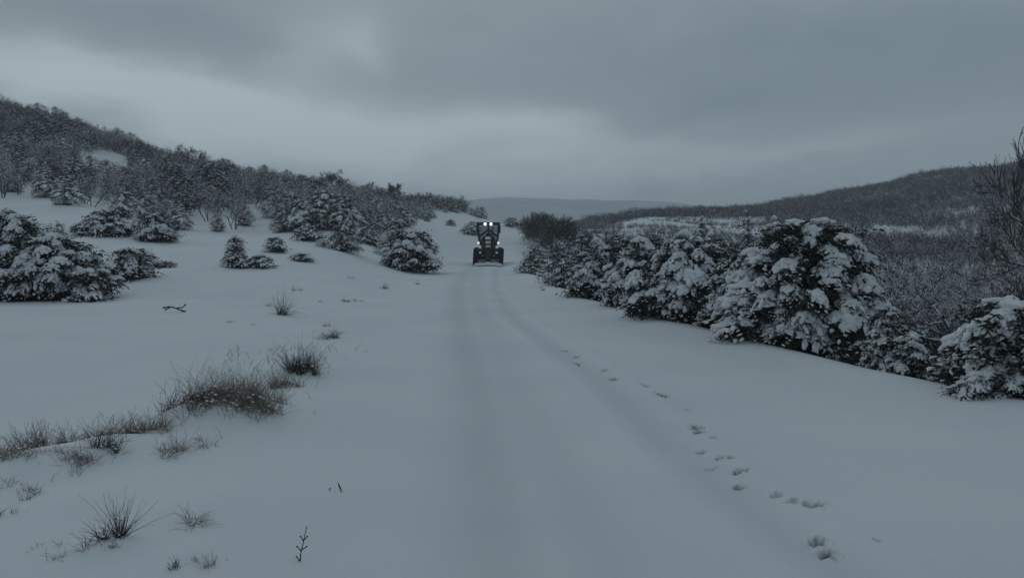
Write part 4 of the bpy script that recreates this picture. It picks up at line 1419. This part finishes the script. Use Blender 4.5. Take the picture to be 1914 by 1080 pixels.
def verge_stems():
    r = np.random.RandomState(12)
    g = Geo()
    n = 420
    y = 4.6 + 11 * r.uniform(0, 1, n) ** 1.7
    vx = np.interp(y, [0, 7.6, 8.4, 9.4, 13, 28], [-5.5, -4.8, -4.2, -3.5, -3.4, -5.6])
    k = r.randint(0, 60, n); kc = r.normal(size=(60, 2))
    x = vx + kc[k, 0] * .55 - .3 + r.normal(size=n) * .12
    y = y + r.normal(size=n) * .1
    z = ground(x, y)
    for i in range(n):
        a = r.uniform(0, 6.28)
        d = np.array((math.cos(a) * .45, math.sin(a) * .45, 1.0))
        L = r.uniform(.05, .24)
        p = np.array((x[i], y[i], z[i] - .02)); q = p + d * L * .6; e = q + (d + (math.cos(a) * .5, math.sin(a) * .5, -.5)) * L * .4
        g.tube([p, q, e], np.array((.0030, .0022, .0012)) * max(1, y[i] / 10), 3)
    o = link('verge_grass', g.mesh('verge_grass', ['dry_grass'], False))
    tag(o, 'sparse thin grass stems poking through the snow along the left verge', 'grass', kind='stuff')


verge_stems()


def twig(u, v, pts, label, rad=.004):
    p = hit(u, v)
    g = Geo()
    for pl in pts:
        g.tube(np.array(pl, float), np.linspace(rad, rad * .5, len(pl)), 5)
    for pl in pts[1:]:
        V, T = LUMP0[0]
        g.inst(V * rad * 1.6, T, np.eye(3)[None], np.array(pl[-1], float)[None])
    o = link('twig', g.mesh('twig', ['dark_stems']), None, (p[0], p[1], p[2]))
    tag(o, label, 'twig')


twig(560, 1048, [[(0, 0, -.03), (.01, 0, .06), (.03, 0, .14), (.05, .01, .24)], [(.012, 0, .07), (-.015, 0, .10)], [(.015, 0, .08), (.05, 0, .10)], [(.03, 0, .14), (.01, 0, .17)], [(.035, 0, .15), (.055, 0, .17)], [(0, 0, .0), (-.02, 0, .03)]],
     'thin upright forked twig in the snow near the bottom of the picture', .005)
twig(636, 918, [[(.02, 0, -.03), (-.005, 0, .05), (-.02, 0, .08)], [(0, 0, .02), (-.012, .0, .055)]], 'short broken stem poking up beside a small dark speck', .006)
twig(616, 916, [[(0, 0, -.03), (0, 0, .012)], [(0, 0, 0.0), (.004, 0, .016)]], 'small dark speck of a stem left of the short broken stem', .005)
twig(345, 583, [[(-.62, .1, .10), (-.45, .1, .13), (-.28, 0, .12), (-.12, 0, .05), (0, 0, .03), (.12, 0, -.06), (.3, 0, -.10)], [(-.2, 0, .1), (-.05, 0, .12), (.02, 0, .18)], [(-.1, 0, .05), (.02, 0, -.02), (.1, 0, -.10), (.2, 0, -.1)], [(.1, 0, -.05), (.3, 0, -.02), (.42, 0, -.04)], [(-.4, 0, .12), (-.5, 0, .06)]], 'dark fallen branch lying on the snow ledge of the left field', .022)

# ------------------------------------------------------------------ motor grader


def grader():
    gx, gy = -1.98, 67.5
    root = empty('motor_grader', (gx, gy, gz(gx, gy)), math.radians(1.5))
    tag(root, 'dark motor grader coming head-on with roof lamps lit and a blade full of snow', 'grader')

    def part(name, geo, m, parent=root, smooth=False):
        return link(name, geo.mesh(name, [m], smooth), parent)

    def wheel(x, y, R, w):
        g = Geo()
        prof = [(-w / 2, R * .55), (-w / 2, R * .86), (-w * .42, R * .97), (-w * .2, R), (w * .2, R), (w * .42, R * .97), (w / 2, R * .86), (w / 2, R * .55)]
        g.lathe(prof, (0, 0, 0), 'X', 32)
        for i in range(18):
            a = i * 2 * math.pi / 18
            for s in (-1, 1):
                c = (s * w * .24, math.cos(a + s * .09) * R, math.sin(a + s * .09) * R)
                V = Geo(); V.box((0, 0, 0), (w * .46, .07, .06))
                M = np.array(Matrix.Rotation(a + s * .09 - math.pi / 2, 3, 'X'))
                g.add(np.concatenate(V.V) @ M.T + np.array(c), np.concatenate(V.T), np.concatenate(V.Q))
        o = part('wheel', g, 'rubber')
        o.location = (x, y, R)
        rg = Geo()
        rg.lathe([(-w * .42, R * .56), (-w * .30, R * .46), (-w * .15, R * .2), (-w * .25, .02)], (0, 0, 0), 'X', 24)
        rg.lathe([(w * .42, R * .56), (w * .30, R * .46), (w * .15, R * .2), (w * .25, .02)], (0, 0, 0), 'X', 24)
        part('rim', rg, 'dark_metal', o)
        return o
    # front wheels lean a little, rear tandems behind
    for s in (-1, 1):
        o = wheel(s * 1.03, -2.9, .67, .38)
        o.rotation_euler = (0, math.radians(3 * 1), 0)
        wheel(s * 1.03, 2.6, .67, .38)
        wheel(s * 1.03, 4.2, .67, .38)
    # front axle, leaning links and nose
    g = Geo(); g.box((0, -2.9, .62), (1.66, .26, .24), bev=.03); g.box((0, -2.9, .88), (1.3, .12, .10), bev=.02)
    g.box((-.62, -2.9, .75), (.12, .18, .4), bev=.02); g.box((.62, -2.9, .75), (.12, .18, .4), bev=.02)
    part('front_axle', g, 'dark_metal')
    g = Geo(); g.box((0, -3.25, .78), (.46, .7, .9), bev=.05)
    part('nose', g, 'dark_metal')
    g = Geo(); g.box((0, -3.2, 1.31), (2.36, .34, .13), bev=.03); g.box((-.72, -3.2, 1.17), (.85, .22, .14), bev=.02); g.box((.72, -3.2, 1.17), (.85, .22, .14), bev=.02)
    part('front_crossbar', g, 'dark_metal')
    # gooseneck beam rising to the cab
    g = Geo()
    pts = [(0, -3.1, 1.38), (0, -2.6, 1.75), (0, -1.6, 2.05), (0, -.4, 1.95), (0, .6, 1.55)]
    for a, b in zip(pts[:-1], pts[1:]):
        a, b = Vector(a), Vector(b)
        an = math.atan2(b.z - a.z, b.y - a.y)
        g.box((a + b) / 2, (.40, (b - a).length + .1, .38), rx=an, bev=.05)
    part('gooseneck_beam', g, 'snow' if False else 'paint')
    g = Geo()
    V, T = LUMP2[0]
    for (y, z, l) in ((-2.86, 1.82, .42), (-2.1, 2.12, .6), (-1.0, 2.22, .6), (-3.0, 1.5, .3)):
        g.inst(V * np.array((.2, l, .10)), T, np.eye(3)[None], np.array([[0, y, z]]))
    part('snow_cover', g, 'snow', smooth=True)
    # lift cylinders and saddle either side of the beam
    for s in (-1, 1):
        g = Geo(); g.tube([(s * .36, -.9, 2.25), (s * .52, -1.1, 1.0)], .075, 8); g.tube([(s * .52, -1.1, 1.05), (s * .60, -1.2, .6)], .04, 8)
        part('lift_cylinder', g, 'dark_metal', smooth=True)
        g = Geo(); g.tube([(s * .30, -3.05, 1.35), (s * .55, -2.2, 2.05)], .06, 6)
        part('brace', g, 'dark_metal', smooth=True)
    g = Geo(); g.box((0, -.95, 2.1), (1.05, .3, .42), bev=.04); g.box((-.44, -.95, 1.7), (.26, .3, .8), bev=.03); g.box((.44, -.95, 1.7), (.26, .3, .8), bev=.03)
    part('saddle', g, 'dark_metal')
    g = Geo(); g.lathe([(.62, .5), (.62, .78), (.72, .78), (.72, .5)], (0, -.9, 0), 'Z', 36); g.box((-.35, -1.9, .72), (.12, 2.0, .12), rz=-.18); g.box((.35, -1.9, .72), (.12, 2.0, .12), rz=.18)
    part('blade_circle', g, 'dark_metal')
    # curved moldboard across the road, snow rolling in front of it
    g = Geo()
    n, m = 9, 2
    P, Q = [], []
    for t in (0, .03):
        for i in range(n):
            a = -1.0 + 2.0 * i / (n - 1)
            for x in (-1.2, 1.2):
                P.append((x, -1.15 + .18 * math.cos(a) * 2 + t, .34 + .32 * math.sin(a)))
    for k in (0, 1):
        for i in range(n - 1):
            b = k * 2 * n + i * 2
            Q.append((b, b + 1, b + 3, b + 2))
    g.add(P, Q=Q)
    o = part('moldboard', g, 'steel', smooth=True)
    # curved snow blade carried between the front wheels
    g = Geo()
    P, Q = [], []
    nx = 13
    for i in range(nx):
        x = -1.0 + 2.0 * i / (nx - 1)
        for j in range(7):
            a = -1.1 + 2.2 * j / 6
            P.append((x * .84, -3.62 + .10 * math.cos(a) + .06 * x * x, .24 + (.24 - .02 * x * x) * math.sin(a) - .015 * x * x + (.07 - .07 * x * x) * (j > 3)))
    for i in range(nx - 1):
        for j in range(6):
            k = i * 7 + j
            Q.append((k, k + 1, k + 8, k + 7))
    g.add(P, Q=Q)
    part('front_plate', g, 'steel', smooth=True)
    g = Geo()
    r_ = np.random.RandomState(4)
    for i in range(26):
        V, T = LUMP1[i % 6]
        x = r_.uniform(-.95, .95); q = r_.uniform(.08, .2)
        g.inst(V * np.array((q * 1.5, q, q)), T, np.eye(3)[None], np.array([[x, -3.85 - r_.uniform(0, .2), .02 + .09 * (1 - x * x)]]))
    part('pushed_snow', g, 'snow', smooth=True)
    # cab, narrow at the floor and wide at the roof
    g = Geo()
    zb, zm, zt = 1.62, 2.25, 3.36
    for s in (-1, 1):
        for y0, y1 in ((.05, -.12), (1.55, 1.65)):
            g.tube([(s * .66, y0, zb), (s * .80, (y0 + y1) / 2, zm), (s * .90, y1, zt)], .085, 4)
        g.tube([(s * .70, .8, zb), (s * .92, .8, zt)], .07, 4)
    g.box((0, -.02, 1.75), (1.40, .12, .34), bev=.03)
    g.box((0, -.10, 3.28), (1.86, .10, .10), bev=.03)
    g.tube([(0, -.04, 1.7), (0, -.11, 3.3)], .07, 4)
    g.tube([(-.72, -.02, 2.35), (0, -.06, 2.9)], .075, 4); g.tube([(.72, -.02, 2.35), (0, -.06, 2.9)], .075, 4)
    part('cab_frame', g, 'dark_metal')
    g = Geo()
    for s in (-1, 1):
        a = [(s * .05, -.075, 3.2), (s * .86, -.075, 3.2), (s * .64, .03, 1.9), (s * .05, .03, 1.9)]
        g.add(a + [(x, y + .012, z) for x, y, z in a], Q=[(0, 1, 2, 3), (7, 6, 5, 4), (0, 4, 5, 1), (1, 5, 6, 2), (2, 6, 7, 3), (3, 7, 4, 0)])
    part('windscreen', g, 'glass')
    for s in (-1, 1):
        g = Geo()
        a = [(s * .90, 0, 3.25), (s * .92, 1.6, 3.25), (s * .67, 1.5, 1.8), (s * .66, .1, 1.8)]
        g.add(a + [(x - s * .012, y, z) for x, y, z in a], Q=[(0, 1, 2, 3), (7, 6, 5, 4), (0, 4, 5, 1), (1, 5, 6, 2), (2, 6, 7, 3), (3, 7, 4, 0)])
        part('side_window', g, 'glass')
        # dark vertical mirror and its arm
        g = Geo(); g.box((s * .92, -.30, 2.92), (.20, .08, .62), bev=.03); g.tube([(s * .80, -.1, 3.3), (s * .92, -.28, 3.15)], .025, 5)
        part('mirror', g, 'dark_metal')
    g = Geo(); g.box((0, .78, 3.44), (2.0, 2.1, .14), bev=.05); part('roof', g, 'dark_metal')
    g = Geo(); V, T = LUMP2[1]; g.inst(V * np.array((.85, .9, .09)), T, np.eye(3)[None], np.array([[0, .85, 3.50]])); part('roof_snow', g, 'snow', smooth=True)
    g = Geo(); g.box((0, 1.0, 1.25), (1.2, 2.0, .85), bev=.05); part('cab_floor', g, 'dark_metal')
    g = Geo(); g.box((0, .95, 1.95), (.5, .5, .2), bev=.05); g.box((0, 1.2, 2.3), (.46, .14, .6), bev=.05); part('seat', g, 'interior')
    g = Geo(); g.box((0, 3.3, 1.65), (1.15, 2.9, .95), bev=.08); g.box((0, 3.3, .95), (1.0, 3.2, .5), bev=.04); part('engine_hood', g, 'paint')
    g = Geo(); g.box((0, 4.83, 1.75), (.9, .04, .8), bev=.01)
    for i in range(6): g.box((0, 4.87, 1.45 + i * .12), (.85, .05, .04))
    part('grille', g, 'dark_metal')
    g = Geo(); g.tube([(.35, 2.9, 2.3), (.35, 2.9, 2.95), (.35, 3.05, 3.1)], .06, 10); part('exhaust_pipe', g, 'dark_metal', smooth=True)
    for s in (-1, 1):
        g = Geo(); g.box((s * .72, 3.4, .67), (.2, 2.2, .36), bev=.05); part('tandem_case', g, 'dark_metal')
    # roof lamps
    for x in (-.27, .22):
        g = Geo(); g.lathe([(.10, .02), (.06, .10), (-.03, .12), (-.06, .12)], (x, -.26, 3.36), 'Y', 20)
        o = part('roof_lamp', g, 'dark_metal', smooth=True)
        g = Geo(); g.lathe([(-.05, .115), (-.075, .08), (-.085, .001)], (x, -.26, 3.36), 'Y', 20)
        part('lens', g, 'lamp_lit', o, True)
    for s in (-1, 1):
        g = Geo(); g.tube([(s * .55, -1.0, 1.7), (s * .80, -1.05, 1.78)], .03, 6); g.lathe([(.08, .02), (.05, .09), (-.05, .10)], (s * .82, -1.08, 1.80), 'Y', 18)
        o = part('headlight', g, 'dark_metal', smooth=True)
        g = Geo(); g.lathe([(-.04, .095), (-.06, .07), (-.07, .001)], (s * .82, -1.08, 1.80), 'Y', 18)
        part('lens', g, 'headlight', o, True)
    for o in root.children:
        if o.name.startswith('wheel'): pass


grader()

for pl in PROTO.values():
    for o in pl:
        if 'label' not in o:
            for ch in list(o.children): bpy.data.objects.remove(ch)
            bpy.data.objects.remove(o)

# ------------------------------------------------------------------ haze


def haze():
    me_o = bpy.data.meshes.new('haze')
    x0, x1, y0, y1, z0, z1 = -3000, 3000, -700, 2300, -130, 118
    V = [(x, y, z) for z in (z0, z1) for x, y in ((x0, y0), (x1, y0), (x1, y1), (x0, y1))]
    me_o.from_pydata(V, [], [(0, 3, 2, 1), (4, 5, 6, 7), (0, 1, 5, 4), (1, 2, 6, 5), (2, 3, 7, 6), (3, 0, 4, 7)])
    m = bpy.data.materials.new('haze')
    m.use_nodes = True
    nt = m.node_tree
    nt.nodes.clear()
    out = N(nt, 'ShaderNodeOutputMaterial')
    v = N(nt, 'ShaderNodeVolumePrincipled')
    v.inputs['Color'].default_value = (0.92, 0.95, 1.0, 1)
    v.inputs['Density'].default_value = 0.00062
    nt.links.new(v.outputs[0], out.inputs['Volume'])
    me_o.materials.append(m)
    o = link('haze', me_o)
    tag(o, 'thin grey-blue winter haze in the air', 'haze', kind='stuff')


haze()
